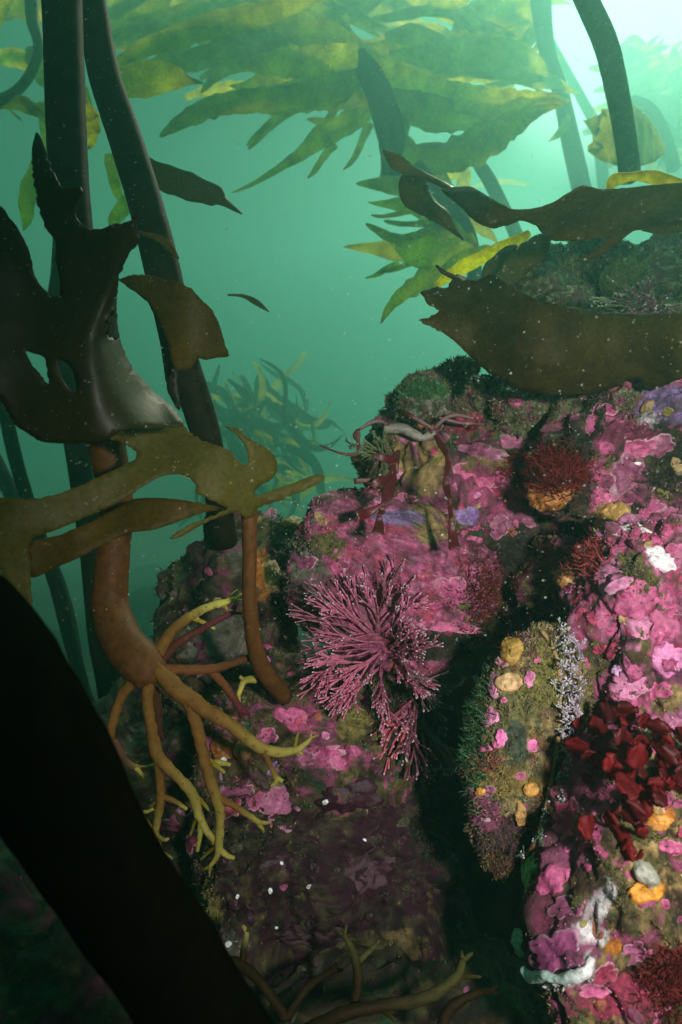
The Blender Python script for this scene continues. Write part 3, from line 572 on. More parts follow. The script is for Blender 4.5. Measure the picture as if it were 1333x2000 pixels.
blob('sponge', 1262, 1742, 34, 24, (0.62, 0.26, 0.03), 'orange sponge on the nearest rock at the bottom right', 'sponge', dome=0.004, seed=7)
blob('sponge', 1290, 1605, 26, 16, (0.66, 0.28, 0.05), 'orange sponge under the leafy red alga', 'sponge', dome=0.004, seed=8)
blob('sponge', 1262, 1705, 32, 18, (0.40, 0.40, 0.33), 'grey slug shaped sponge on the nearest rock', 'sponge', rot=52, dome=0.007, seed=9, lobes=2)
blob('sponge', 1110, 1125, 34, 22, (0.50, 0.26, 0.10), 'tan fluffy sponge on the knob above the crevice', 'sponge', dome=0.006, seed=10, fuzz=0.002)
blob('sponge', 1218, 540, 30, 30, (0.24, 0.27, 0.07), 'spiky yellow green sponge on the dark upper ledge', 'sponge', dome=0.028, seed=11, fuzz=0.005, ragged=0.05)
blob('sponge', 440, 1458, 24, 26, (0.34, 0.12, 0.03), 'round orange brown sea squirt behind the root fork', 'sea squirt', dome=0.008, seed=12, ragged=0.05)
blob('sponge', 473, 1465, 15, 20, (0.26, 0.13, 0.05), 'small tan sea squirt right of the orange brown one', 'sea squirt', dome=0.007, seed=13, ragged=0.05)
blob('sponge', 1035, 1712, 22, 40, (0.25, 0.62, 0.22), 'upper bright green film on the edge of the nearest rock', 'sponge', rot=10, dome=0.003, seed=14, ragged=0.25)
blob('sponge', 1016, 1842, 14, 28, (0.25, 0.62, 0.42), 'lower pale green film above the white edged crust', 'sponge', rot=8, dome=0.003, seed=15, ragged=0.25)
rim_d = lambda x, y: min(dist(x, y-16, .36), .40)-.003
tag(tube('crust_rim', [(1020, 1892, rim_d(1030, 1892), 6), (1036, 1908, rim_d(1036, 1905), 10), (1062, 1906, rim_d(1062, 1905), 9), (1090, 1912, rim_d(1090, 1908), 8), (1120, 1908, rim_d(1120, 1905), 11), (1145, 1898, rim_d(1145, 1895), 10), (1156, 1872, rim_d(1150, 1880), 6)], M['plate'], rough=.22, n=40, seg=18, col=((0.62, 0.80, 0.76), (0.8, 0.76, 0.78))), 'thick white growing edge under the mauve crust', 'crust')
for i, (x, y, r) in enumerate([(637, 1566, 5), (604, 1729, 4), (528, 1738, 4), (447, 1843, 6), (438, 1484, 6), (551, 1687, 3), (712, 1640, 3), (1245, 905, 4), (465, 1749, 3), (540, 1812, 3), (1185, 1075, 4), (992, 1300, 5)]):
    lb = ['', 'white dot low in the middle of the dark maroon slab', 'white dot just left of the middle dot on the maroon slab', '', '', 'tiny white speck above the middle dots of the maroon slab', 'tiny white speck high at the right of the maroon slab', 'tiny white dot on the knobbly pink ridge', 'tiny white speck at the left edge of the maroon slab', 'tiny white speck near the bottom of the maroon slab', 'tiny white dot at the top of the bright pink boulder', 'tiny white dot on the upper left of the encrusted shell'][i]
    if i == 0: lb = 'largest round white dot on the dark maroon slab'
    if i == 3: lb = 'white chip beside the black stipe at lower left'
    if i == 4: lb = 'white chip below the orange brown sea squirt'
    blob('shell', x, y, r, r*0.9, (0.85, 0.87, 0.85), lb, 'shell', dome=0.0016, seed=30+i, ragged=0.08, group='tiny white shells on the reef')

# stone spur and pale worm tube on the shoulder
def lump(name, px, py, D, rad, c, parent=None, rot=(0, 0, 0), seed=0, res=5, amp=0.5, m=None, layers=None, patches=()):
    u, T = ico(res); Rm = np.array(Euler([math.radians(x) for x in rot]).to_matrix())
    V = (u*np.array(rad))@Rm.T+np.array(P(px, py, D)); nr = (u/np.array(rad))@Rm.T; nr /= np.linalg.norm(nr, axis=1)[:, None]; s = min(rad)
    V = V+nr*(amp*s*(0.5*fbm(V/(s*1.3)+seed, 3)+0.35*(0.5-worley(V/(s*0.45)+seed))))[:, None]
    c2 = paint(V, layers or [c], patches, seed)*np.clip(1+0.5*fbm(V/0.006+seed, 3, .7), .4, 1.7)[:, None]
    o = mesh_np(name, V, T, m or M['rock'], parent, col=c2); SKIN.append((V, trinormals(V, T), c2, np.full(len(V), 0.5))); return o
D0 = dist(815, 790, .66)
tag(lump('spur', 822, 790, D0-0.01, (0.030, 0.022, 0.020), GREY, seed=3, amp=0.9, layers=[GREY, (BROWN, .012, .1, .1), (GREEN, .01, .35, .1)], patches=[(820, 762, 60, 14, (0.08, 0.2, 0.07))]), 'grey pitted sponge spur with green fuzz on its top', 'sponge')
D0 = dist(800, 850, .64)-0.012
tag(tube('worm_tube', [(752, 838, D0, 9), (785, 836, D0-.004, 10), (805, 846, D0-.006, 10), (825, 853, D0-.006, 9), (848, 846, D0, 8)], M['plate'], col=((0.25, 0.24, 0.2), (0.32, 0.3, 0.24)), rough=0.12), 'pale worm tube bent under the grey spur', 'worm tube')

# ---------------- encrusted shell
sh = thing('encrusted_shell', 'large upright abalone like shell overgrown with olive film and pink crusts', 'shell', P(1015, 1690, .46))
SL = [(0.25, 0.20, 0.09), (OLIVE, .010, .1, .15), ((0.14, 0.075, 0.035), .016, .25, .1), ((0.10, 0.14, 0.07), .02, .25, .1), (TAN, .008, .45, .1), (MAUVE, .008, .65, .06)]
u, T = ico(7); V = u.copy(); V[:, 0] *= 0.041*(1+0.10*np.clip(V[:, 2], -1, 1)); V[:, 1] *= 0.030; V[:, 2] = np.sign(u[:, 2])*np.abs(u[:, 2])**0.92*0.092
V[:, 0] += 0.010*V[:, 2]/0.092 - 0.006*(V[:, 2]/0.092)**2*-1
nr = u/np.array([.0375, .03, .092]); nr /= np.linalg.norm(nr, axis=1)[:, None]; V = V@np.array(Euler((math.radians(-8), math.radians(4), math.radians(-10))).to_matrix()).T+np.array(P(1018, 1462, 0.462))
d = 0.005*fbm(V/0.03+9, 3)+0.0030*(0.6-worley(V/0.014+2))+0.0014*(0.6-worley(V/0.006+4))+0.0012*fbm(V/0.004, 3, .6)
V = V+nr*d[:, None]
pt = [(1010, 1370, 50, 60, (0.17, 0.16, 0.06)), (1060, 1330, 50, 60, (0.21, 0.19, 0.05)), (1005, 1650, 90, 60, (0.07, 0.03, 0.04)), (950, 1590, 40, 40, MAUVE), (940, 1500, 40, 40, (0.22, 0.06, 0.04)), (1070, 1580, 26, 120, (0.16, 0.07, 0.03), 14),
      (1010, 1440, 20, 40, (0.06, 0.08, 0.05)), (980, 1700, 70, 26, (0.09, 0.04, 0.02)), (1000, 1530, 60, 30, (0.24, 0.18, 0.05)), (990, 1240, 60, 20, MAUVE, 0, .7)]
c = paint(V, SL, pt, 5)*np.clip(1+0.55*fbm(V/0.005, 3, .7), .3, 1.9)[:, None]
so = mesh_np('shell_body', V, T, M['rock'], sh, col=c); SKIN.append((V, trinormals(V, T), c, np.full(len(V), .55)))
bpy.context.view_layer.update(); DG = bpy.context.evaluated_depsgraph_get()
ROOT_OF = {}
def on_shell(name, *a, **k):
    o = plate(name, *a, **k)
    if o:
        o.parent = sh; o.matrix_parent_inverse = Matrix.Translation(-sh.location)
for i, (x, y, rx, ry, ro, c_) in enumerate([(960, 1400, 14, 22, 0, (.66, .18, .42)), (980, 1440, 13, 17, 10, (.66, .14, .38)), (1041, 1456, 13, 13, 0, (.7, .14, .36)), (965, 1335, 12, 26, 25, (.55, .16, .32)), (1035, 1325, 12, 16, 0, (.6, .16, .34)),
        (950, 1408, 10, 16, 0, PINK), (948, 1462, 14, 8, 0, PINK), (1017, 1515, 12, 8, 0, PINK), (985, 1290, 20, 14, 0, (.5, .18, .24)), (920, 1550, 18, 18, 0, MAUVE), (955, 1545, 14, 12, 0, MAUVE), (985, 1367, 8, 5, 0, PINK), (1050, 1290, 8, 6, 0, PINK), (1000, 1232, 18, 10, 0, MAUVE), (930, 1600, 14, 10, 0, MAUVE), (970, 1455, 9, 7, 0, PINK)]):
    on_shell('crust_plate', x, y, rx, ry, ro, c_, rim=tuple(np.array(c_)*.6+.3), lobes=4, seed=60+i, nr=6, nth=30, lift=0.0022)
sd_ = lambda x, y: min(dist(x, y, .44), .46)-.0005
tube('shell_rim', [(x, y, sd_(x, y), 4.5) for x, y in [(1058, 1232), (1080, 1262), (1092, 1310), (1096, 1370), (1090, 1440), (1080, 1510), (1066, 1580), (1048, 1640), (1020, 1685)]], M['plate'], sh, rough=.35, n=70, seg=8, col=((0.30, 0.19, 0.07), (0.14, 0.07, 0.03)))
fuzz('green_tuft', 'dark green fuzzy alga along the shaded left edge of the shell', 'green alga', 925, 1380, 16, 90, 2200, (0.035, 0.10, 0.04), .010, seed=9)
blob('sponge', 995, 1332, 27, 17, (0.66, 0.42, 0.20), 'pale orange oval sponge on the middle of the encrusted shell', 'sponge', dome=0.004, seed=41, ragged=0.06)
blob('sponge', 1000, 1270, 24, 26, (0.42, 0.25, 0.05), 'amber sponge near the top of the encrusted shell', 'sponge', dome=0.004, seed=42, ragged=0.1)
blob('sponge', 1038, 1542, 14, 14, (0.55, 0.27, 0.05), 'small round orange sponge on the lower half of the shell', 'sponge', dome=0.003, seed=43, ragged=0.06)
blob('sponge', 1016, 1588, 12, 22, (0.44, 0.25, 0.08), 'fringed tan sponge low on the encrusted shell', 'sponge', dome=0.003, seed=44, fuzz=0.001)
blob('sponge', 941, 1546, 10, 9, (0.6, 0.3, 0.06), 'tiny orange sponge at the lower left of the shell', 'sponge', dome=0.003, seed=45)

# ---------------- branching coralline tufts
M['coral'] = crust_mat('coralline_branches', rough=0.5, bump=0.15, sc=1.5)
def tuft(name, label, cat, base, fronds, c, tip=(0.66, 0.55, 0.62), seed=0, r0=0.00108, depth=4, seg=0.012, group=None, spread=0.24):
    """jointed pink alga: fronds fork again and again, each ending in a white tip. fronds: (base px, py, target px, py, toward camera m, count)"""
    root = thing(name, label, cat, base, group); rs = random.Random(seed)
    for (bx, by, tx, ty, out, cnt, fc) in fronds:
        b = on_rock(bx, by, 8)[0] or P(bx, by, base.y); b = b+Vector((0, -0.004, 0)); tgt = P(tx, ty, b.y-out)
        for k in range(cnt):
            VV, TT, CC = [], [], []; off = 0
            j = min(.010, (tgt-b).length*.35); t2 = tgt+Vector((rs.gauss(0, j), rs.gauss(0, j), rs.gauss(0, j)))
            L = (t2-b).length; start = b+Vector((rs.gauss(0, .004), rs.gauss(0, .003), rs.gauss(0, .004)))
            cc = np.array(fc or c)*rs.uniform(0.7, 1.25)
            def grow(p, d, lev, ln):
                nonlocal off
                n = 2; pts = [p]; q = p; dd = d
                for s in range(n+1):
                    dd = (dd+Vector((rs.gauss(0, .07), rs.gauss(0, .07), rs.gauss(0, .07)))).normalized(); q = q+dd*ln/(n+1); pts.append(q)
                r = r0*(1.0-0.10*lev)
                # segments swell towards their far end, joints stay thin
                rad = [r*0.62, r*0.95, r*1.0, r*1.12]; last = lev >= depth or (lev > 1 and rs.random() < .15)
                v, t = tube_geo([x[:] for x in pts], rad, 6); cl = np.tile(cc*(0.75+0.08*lev), (len(v), 1))
                VV.append(v); TT.append(t+off); CC.append(cl); off += len(v)
                if last and rs.random() > .72: return
                if last:
                    e = pts[-1]; v, t = tube_geo([(e-dd*r*.4)[:], (e+dd*r*.8)[:], (e+dd*r*1.7)[:]], [r*1.0, r*1.0, r*.6], 6)
                    VV.append(v); TT.append(t+off); CC.append(np.tile(np.array(tip)*rs.uniform(.7, 1), (len(v), 1))); off += len(v); return
                for m_ in range(2 if rs.random() < .88 else 3):
                    ax = dd.cross(Vector((rs.gauss(0, 1), rs.gauss(0, 1), rs.gauss(0, 1)))).normalized()
                    grow(q, (Quaternion(ax, rs.uniform(.10, spread)+.05) @ dd), lev+1, ln*rs.uniform(.75, 1.05))
            grow(start, (t2-start).normalized(), 0, L/(depth+0.8))
            mesh_np('branch', np.concatenate(VV), np.concatenate(TT), M['coral'], root, col=np.concatenate(CC))
    return root
PK = (0.40, 0.11, 0.19); PD = (0.24, 0.075, 0.11); PG = (0.17, 0.11, 0.11)
tuft('coralline_tuft', 'upper spray of the branching tuft reaching up over the pink slab', 'coralline alga', P(735, 1230, .53),
     [(740, 1230, 730, 1085, .02, 2, PD), (745, 1220, 805, 1115, .02, 2, PK), (740, 1230, 690, 1125, .02, 2, PK), (720, 1240, 620, 1165, .02, 3, PK), (700, 1240, 580, 1200, .01, 2, PD), (690, 1190, 625, 1110, .01, 2, PG), (745, 1230, 770, 1150, .02, 2, PD)], PK, seed=1)
tuft('coralline_tuft', 'bright pink spray of the branching tuft sweeping down to the left', 'coralline alga', P(740, 1290, .53),
     [(735, 1270, 595, 1355, .04, 6, (0.50, 0.13, 0.22)), (740, 1290, 640, 1390, .04, 4, (0.50, 0.13, 0.22)), (735, 1260, 575, 1280, .02, 2, PK), (740, 1250, 615, 1235, .03, 3, PK), (745, 1300, 700, 1400, .04, 3, PK), (750, 1300, 745, 1385, .04, 2, PK)], PK, seed=2)
tuft('coralline_tuft', 'white tipped branches of the tuft leaning right over the crevice', 'coralline alga', P(780, 1260, .53),
     [(770, 1260, 830, 1240, .04, 4, PD), (770, 1280, 840, 1300, .04, 3, PD), (770, 1250, 800, 1200, .04, 3, PK), (770, 1290, 790, 1340, .04, 3, PK), (775, 1310, 870, 1350, .02, 3, PG)], PD, seed=3)
tuft('coralline_tuft', 'lowest dull branches of the tuft hanging into the dark crevice', 'coralline alga', P(800, 1380, .53),
     [(800, 1370, 720, 1490, .04, 3, (0.42, 0.09, 0.12)), (805, 1380, 770, 1530, .04, 3, PD), (810, 1380, 840, 1510, .02, 3, PG), (810, 1360, 870, 1440, .02, 3, PG), (800, 1350, 710, 1450, .04, 3, PK), (815, 1390, 880, 1510, .01, 3, PG), (805, 1375, 790, 1470, .03, 3, PD)], PD, seed=4, r0=0.00135)
tuft('coralline_tuft', 'small grey mauve tuft lying on top of the big brown blade', 'coralline alga', P(1240, 605, .62),
     [(1275, 615, 1190, 600, .06, 4, (0.20, 0.24, 0.12)), (1280, 612, 1240, 585, .05, 4, PD), (1285, 610, 1280, 580, .05, 4, PD), (1270, 615, 1215, 580, .05, 2, PG)], PD, seed=5, r0=0.0012, depth=3)
tuft('coralline_tuft', 'pale green wiry tuft left of the grey spur', 'hydroid', P(745, 900, .62),
     [(745, 890, 715, 860, .02, 3, (.16, .22, .09)), (745, 890, 750, 850, .02, 3, (.16, .22, .09)), (745, 895, 740, 930, .02, 3, (.16, .22, .09)), (745, 890, 705, 885, .02, 3, (.2, .25, .1))], PG, tip=(.25, .3, .15), seed=6, r0=0.0007, depth=3)
# pale frosted fringe along the shell's right edge
tuft('coralline_tuft', 'dense whitish fringe of fine alga along the right edge of the shell', 'coralline alga', P(1120, 1330, .46),
     [(1092+(k % 3)*12, 1236+k*11, 1104+(k % 3)*12, 1228+k*11, .006, 4, (0.38, 0.29, 0.38) if k % 3 else (0.34, 0.34, 0.30)) for k in range(22)]
     + [(1110-k*6, 1480+k*15, 1117-k*6, 1476+k*15, .004, 2, (0.07, 0.14, 0.08)) for k in range(14)], PG, tip=(0.7, 0.66, 0.72), seed=7, r0=0.0006, depth=3, spread=.5)

# ---------------- red algae
def hanging(label, segs, seed, base, far=0.0):
    root = thing('red_strap_alga', label, 'red alga', P(*base))
    for i, s in enumerate(segs):
        s = [(a, b, c, d*1.15) for a, b, c, d in s]
        strap('segment', s, M['red_strap'], root, taper=False, roll=R.uniform(-.1, .1), curl=0.05, wave=0.02, tooth=0.03, th=0.0006, seed=seed+i, nw=7)
d1 = 0.50
hanging('left hanging red alga of wedge shaped segments over the pink slab', [
  [(770, 905, d1+.06, 3), (765, 935, d1+.05, 9), (757, 965, d1+.04, 10), (748, 985, d1+.03, 3)], [(748, 985, d1+.03, 3), (746, 998, d1+.03, 6), (741, 1006, d1+.02, 2)],
  [(741, 1003, d1+.02, 2), (741, 1020, d1+.02, 7), (739, 1042, d1+.01, 11)], [(747, 984, d1+.03, 2), (722, 1000, d1+.03, 7), (698, 1008, d1+.02, 10)],
  [(765, 930, d1+.05, 3), (740, 940, d1+.04, 8), (727, 952, d1+.04, 6)], [(760, 935, d1+.05, 2), (720, 938, d1+.05, 4), (692, 940, d1+.05, 5)], [(775, 900, d1+.06, 4), (750, 895, d1+.05, 7), (727, 890, d1+.05, 4)],
  [(780, 880, d1+.07, 3), (770, 900, d1+.06, 9), (772, 925, d1+.06, 6)]], 10, (770, 900, .56))
hanging('right hanging red alga, a thin chain of segments ending in a wedge', [
  [(850, 850, d1+.06, 3), (862, 868, d1+.05, 6), (874, 888, d1+.04, 5)], [(874, 885, d1+.04, 4), (876, 905, d1+.04, 5), (871, 930, d1+.03, 4)], [(871, 928, d1+.03, 3), (872, 950, d1+.03, 6), (878, 975, d1+.02, 4)],
  [(878, 972, d1+.02, 3), (879, 990, d1+.02, 4), (882, 1012, d1+.01, 4)], [(882, 1010, d1+.01, 3), (884, 1040, d1+.01, 7), (888, 1072, d1, 10)]], 30, (850, 850, .56))
hanging('dark red beaded alga sticking out into the water left of the spur', [
  [(760, 830, d1+.1, 2), (735, 822, d1+.1, 4), (700, 840, d1+.1, 2)], [(700, 838, d1+.1, 2), (697, 850, d1+.1, 7), (700, 862, d1+.1, 3)], [(700, 860, d1+.1, 3), (702, 880, d1+.1, 4)], [(745, 820, d1+.1, 2), (738, 818, d1+.1, 5), (733, 815, d1+.1, 2)],
  [(700, 890, d1+.1, 3), (665, 885, d1+.1, 2), (625, 870, d1+.1, 1)]], 50, (760, 830, .6))
hanging('thin dark red straps lying across the shoulder right of the spur', [
  [(840, 845, .6, 3), (880, 812, .6, 4), (930, 818, .6, 2)], [(850, 840, .6, 3), (800, 810, .6, 4), (780, 800, .61, 3)], [(855, 815, .6, 2), (900, 825, .6, 3), (950, 830, .6, 2)]], 60, (850, 840, .6))
# leafy red alga
ra = thing('leafy_red_alga', 'bushy dark red leafy alga on the near right rock', 'red alga', P(1240, 1500, .40)); rr = random.Random(5)
for i in range(105):
    x = rr.gauss(1240, 66); y = rr.gauss(1505, 92)
    if x < 1125 or y < 1385 or y > 1660 or (x < 1160 and 1540 < y < 1600): continue
    if y > 1570 and x > 1265: continue
    D = min(dist(x, y, .42), .43)-rr.uniform(.010, .032)+0.014*abs(y-1500)/100
    a = rr.uniform(0, 6.28); l = rr.uniform(15, 46); dx, dy = math.cos(a)*l, math.sin(a)*l*.9
    strap('blade', [(x, y, D+.010, 3), (x+dx*.25, y+dy*.25, D+.005, l*.38), (x+dx*.55, y+dy*.55, D, l*.58), (x+dx*.85, y+dy*.85, D-.003, l*.56), (x+dx*1.05, y+dy*1.05, D-.003, l*.36), (x+dx*1.13, y+dy*1.13, D-.003, l*.08)], M['red_blade' if i % 3 else 'red_deep'], ra, roll=rr.uniform(-.5, .5), curl=rr.uniform(.02, .2), wave=.14, tooth=.05, th=.0005, seed=i, nw=11, n=22)
fuzz('red_tuft', 'dark red filamentous tuft on the orange sponge', 'red alga', 1085, 925, 28, 20, 2600, (0.16, 0.010, 0.014), .016, seed=1)
fuzz('red_tuft', 'dark red filaments on the left of the orange sponge', 'red alga', 1020, 920, 22, 12, 1200, (0.18, 0.016, 0.02), .010, seed=2)
fuzz('red_tuft', 'reddish filaments over the knob above the crevice', 'red alga', 1140, 1085, 22, 18, 1600, (0.28, 0.05, 0.05), .009, seed=3)
fuzz('red_tuft', 'dark red and brown fuzz right of the pink slab', 'red alga', 950, 1170, 26, 40, 1800, (0.10, 0.016, 0.012), .010, seed=4)
fuzz('red_tuft', 'blurry deep red fuzz at the bottom right corner', 'red alga', 1320, 1920, 30, 30, 1800, (0.12, 0.012, 0.012), .008, seed=5)
fuzz('green_tuft', 'green feathery fuzz on top of the grey spur', 'green alga', 820, 762, 36, 10, 1800, (0.06, 0.17, 0.06), .008, seed=6)
fuzz('sponge_spikes', 'short yellow green spikes all over the round ledge sponge', 'sponge', 1218, 545, 20, 22, 1200, (0.26, 0.32, 0.10), .010, w=.0012, seed=7, dev=.3)

# ---------------- turf over every rock
def turf():
    rs = np.random.RandomState(4); VV = []; CC = []
    for (V, n, c, wt) in SKIN:
        px, py = proj(V); face = (n*(V/np.linalg.norm(V, axis=1)[:, None])).sum(1) < 0.25
        ok = face & (px > -20) & (px < 1360) & (py > 380) & (py < 2030); ids = np.where(ok)[0]; clump = np.clip(fbm(V[ids]/0.012+3, 2)+.35, 0, 1)
        area = (V[ids, 1]/F*1.9)**2; pr = wt[ids]*clump; pr = pr/pr.sum(); cnt = int(min(26000, len(ids)*wt[ids].mean()*1.5)); s = rs.choice(ids, size=cnt, p=pr)
        m = len(s); a = V[s]-n[s]*.0006+rs.normal(size=(m, 3))*.0006; d = n[s]*.8+rs.normal(size=(m, 3))*.55+np.array([0, 0, .25]); d /= np.linalg.norm(d, axis=1)[:, None]
        l = (0.0016+0.0034*rs.rand(m)**2)[:, None]*(V[s, 1]/.55)[:, None]; sd = np.cross(d, rs.normal(size=(m, 3))); sd /= np.linalg.norm(sd, axis=1)[:, None]; w_ = (0.00035+.0005*rs.rand(m))[:, None]*(V[s, 1]/.55)[:, None]
        b = a+d*l*.55; e = b+(d+rs.normal(size=(m, 3))*.5)*l*.45
        VV.append(np.stack([a-sd*w_, a+sd*w_, b+sd*w_*.9, b-sd*w_*.9, e], 1).reshape(-1, 3))
        base = c[s]; tintc = np.array([(0.16, 0.17, 0.06), (0.08, 0.13, 0.05), (0.17, 0.10, 0.06), (0.10, 0.03, 0.03), (0.22, 0.20, 0.11)])[rs.choice(5, m, p=[.32, .25, .2, .13, .10])]
        cc = base*.45+tintc*.55; cc = cc*(0.45+0.95*rs.rand(m))[:, None]*np.clip(c[s].mean(1)/0.05, .55, 1.15)[:, None]; CC.append(np.repeat(cc, 5, axis=0))
    V = np.concatenate(VV); k = np.arange(len(V)//5)*5
    T = np.concatenate([np.stack([k, k+1, k+2], 1), np.stack([k, k+2, k+3], 1), np.stack([k+3, k+2, k+4], 1)])
    tag(mesh_np('algal_turf', V, T, M['turf'], col=np.concatenate(CC), smooth=False), 'short fuzzy algal turf growing over the reef rocks', 'algal turf', kind='stuff')
turf()
def grit():
    # knobs, sand grains and bits of shell caught on the crusts
    rs = np.random.RandomState(14); VV = []; CC = []; TT = []; off = 0
    o8 = np.array([(1, 0, 0), (-1, 0, 0), (0, 1, 0), (0, -1, 0), (0, 0, 1), (0, 0, -1)], dtype=float)
    f8 = np.array([(0, 2, 4), (2, 1, 4), (1, 3, 4), (3, 0, 4), (2, 0, 5), (1, 2, 5), (3, 1, 5), (0, 3, 5)])
    for (V, n, c, wt) in SKIN:
        px, py = proj(V); face = (n*(V/np.linalg.norm(V, axis=1)[:, None])).sum(1) < 0.1
        ids = np.where(face & (px > -20) & (px < 1360) & (py > 400) & (py < 2030))[0]
        if len(ids) < 50: continue
        cl = np.clip(fbm(V[ids]/0.02+9, 3)+.45, 0.05, 1); m = min(5200, len(ids)//9); s = rs.choice(ids, size=m, p=cl/cl.sum())
        sz = (0.0005+0.0013*rs.rand(m)**3)*(V[s, 1]/.55); a = V[s]+n[s]*sz[:, None]*.2
        v = a[:, None]+(o8[None]*rs.uniform(.55, 1.2, (m, 6, 1))+rs.normal(size=(m, 6, 3))*.2)*sz[:, None, None]
        alt = np.array([PINK, MAUVE, (0.42, 0.33, 0.2), (0.5, 0.42, 0.42), OLIVE, (0.09, 0.03, 0.03), LPINK, (0.35, 0.16, 0.04)])[rs.choice(8, m, p=[.2, .2, .13, .08, .16, .1, .08, .05])]
        lum = np.clip(c[s].mean(1)/.10, .35, 1)[:, None]; cc = (c[s]*.6+alt*.4*lum)*rs.uniform(.6, 1.35, (m, 1))
        VV.append(v.reshape(-1, 3)); CC.append(np.repeat(cc, 6, axis=0)); TT.append((f8[None]+(np.arange(m)*6)[:, None, None]+off).reshape(-1, 3)); off += m*6
    tag(mesh_np('grit', np.concatenate(VV), np.concatenate(TT), M['plate'], col=np.concatenate(CC)), 'tiny knobs, sand grains and shell bits caught on the reef crusts', 'grit', kind='stuff')
grit()

# ---------------- the kelp whose holdfast grips the reef
hk = thing('kelp', 'kelp with reddish brown stipe bending into forked yellow tipped roots', 'kelp', P(290, 1310, .50))
tube('stipe', [(60, -1100, .55, 30), (95, -500, .52, 34), (118, -60, .50, 37), (123, 40, .50, 37), (132, 300, .50, 37), (146, 460, .50, 36), (172, 650, .50, 36), (205, 850, .50, 37)], M['stipe'], hk, seg=20, n=110, rough=.02)
tube('stipe', [(205, 850, .50, 37), (226, 980, .50, 33), (219, 1100, .50, 33), (215, 1180, .50, 36), (238, 1250, .485, 40), (272, 1292, .475, 42), (300, 1322, .47, 34)], M['stipe_brown'], hk, seg=20, n=50, rough=.03)
HA = (0.135, 0.066, 0.014); HB = (0.27, 0.235, 0.05)
def root(pts, parent=hk, c=(HA, HB), name='root_branch', seed=0):
    if parent is hk: pts = [(a, b, .468+(d-.49)*.6, e*.73) for a, b, d, e in pts]
    if pts[-1][3] < 9 and pts[0][3] > 8 and name == 'root_branch':
        if len(pts) >= 6:
            for kx in R.sample(range(2, len(pts)-1), 2):
                xa, ya, da, rra = pts[kx]; aa = math.atan2(pts[kx+1][1]-ya, pts[kx+1][0]-xa)+R.choice((-1, 1))*R.uniform(.6, 1.0); l = R.uniform(30, 55); r_ = min(rra*.55, 7)
                tube('side_root', [(xa, ya, da, r_), (xa+math.cos(aa)*l*.5, ya+math.sin(aa)*l*.5+2, da+.006, r_*.85), (xa+math.cos(aa)*l, ya+math.sin(aa)*l+8, da+.014, r_*.5)], M['haptera'], parent, seg=10, rough=.15, col=((c[0][0]*.6+c[1][0]*.4, c[0][1]*.6+c[1][1]*.4, c[0][2]), c[1]))
        (x0, y0, d0, r0_), (x1, y1, d1_, r1_) = pts[-2], pts[-1]; a0 = math.atan2(y1-y0, x1-x0)
        for sg in (-1, 1):
            a1 = a0+sg*R.uniform(.45, .8); l = R.uniform(13, 22)
            tube('root_tip', [(x1-math.cos(a0)*3, y1-math.sin(a0)*3, d1_, r1_*.9), (x1+math.cos(a1)*l*.5, y1+math.sin(a1)*l*.5, d1_+.003, r1_*.75), (x1+math.cos(a1)*l, y1+math.sin(a1)*l, d1_+.007, r1_*.5)], M['haptera'], parent, seg=10, rough=.12, col=(c[1], c[1]))
    return tube(name, pts, M['haptera'], parent, seg=12, rough=.17, seed=seed, col=c)
h0 = .49
root([(300, 1300, h0, 20), (350, 1350, h0, 24), (400, 1385, h0, 21), (450, 1415, h0, 18), (500, 1455, h0+.01, 16), (535, 1468, h0+.02, 14), (575, 1466, h0+.03, 10), (600, 1450, h0+.04, 6), (608, 1440, h0+.045, 4)])
root([(575, 1466, h0+.03, 8), (590, 1472, h0+.04, 5)], c=(HB, HB)); root([(512, 1460, h0+.01, 10), (528, 1495, h0+.015, 8), (540, 1522, h0+.02, 7), (530, 1536, h0+.02, 5)]); root([(538, 1516, h0+.02, 6), (552, 1526, h0+.02, 5)], c=(HB, HB))
root([(370, 1370, h0, 18), (385, 1420, h0, 17), (398, 1480, h0, 16), (412, 1530, h0, 15), (428, 1570, h0, 16), (430, 1610, h0, 12), (428, 1650, h0, 11), (424, 1672, h0, 8), (410, 1693, h0, 5)])
root([(426, 1655, h0, 9), (442, 1670, h0, 7), (458, 1676, h0, 5)], c=(HB, HB)); root([(425, 1558, h0, 12), (455, 1572, h0, 9), (485, 1592, h0+.01, 8), (508, 1608, h0+.02, 7)]); root([(500, 1604, h0+.02, 6), (512, 1618, h0+.02, 4)], c=(HB, HB))
root([(290, 1320, h0, 20), (288, 1370, h0, 15), (296, 1420, h0, 15), (308, 1475, h0, 17), (345, 1515, h0, 14), (376, 1550, h0, 14), (388, 1590, h0, 12), (402, 1620, h0, 10), (418, 1640, h0, 8)])
root([(394, 1605, h0, 9), (390, 1635, h0, 7), (386, 1662, h0, 5)], c=(HB, HB)); root([(308, 1475, h0, 13), (312, 1520, h0+.01, 12), (314, 1560, h0+.01, 12), (308, 1600, h0+.01, 11), (305, 1630, h0+.01, 9), (316, 1664, h0+.01, 6)])
root([(314, 1556, h0+.01, 9), (340, 1564, h0+.01, 7), (365, 1580, h0+.015, 5)]); root([(305, 1628, h0+.01, 8), (290, 1634, h0+.01, 6), (280, 1645, h0+.015, 4)], c=(HB, HB)); root([(308, 1634, h0+.01, 7), (322, 1640, h0, 5), (330, 1638, h0, 4)], c=(HB, HB))
root([(268, 1320, h0, 16), (238, 1360, h0, 14), (218, 1420, h0-.005, 13), (214, 1480, h0-.005, 13), (222, 1530, h0, 12), (245, 1570, h0, 10), (272, 1590, h0, 8), (290, 1610, h0+.01, 7), (298, 1625, h0+.01, 6)])
root([(268, 1588, h0, 7), (285, 1586, h0, 5), (300, 1580, h0, 4)], c=(HB, HB))
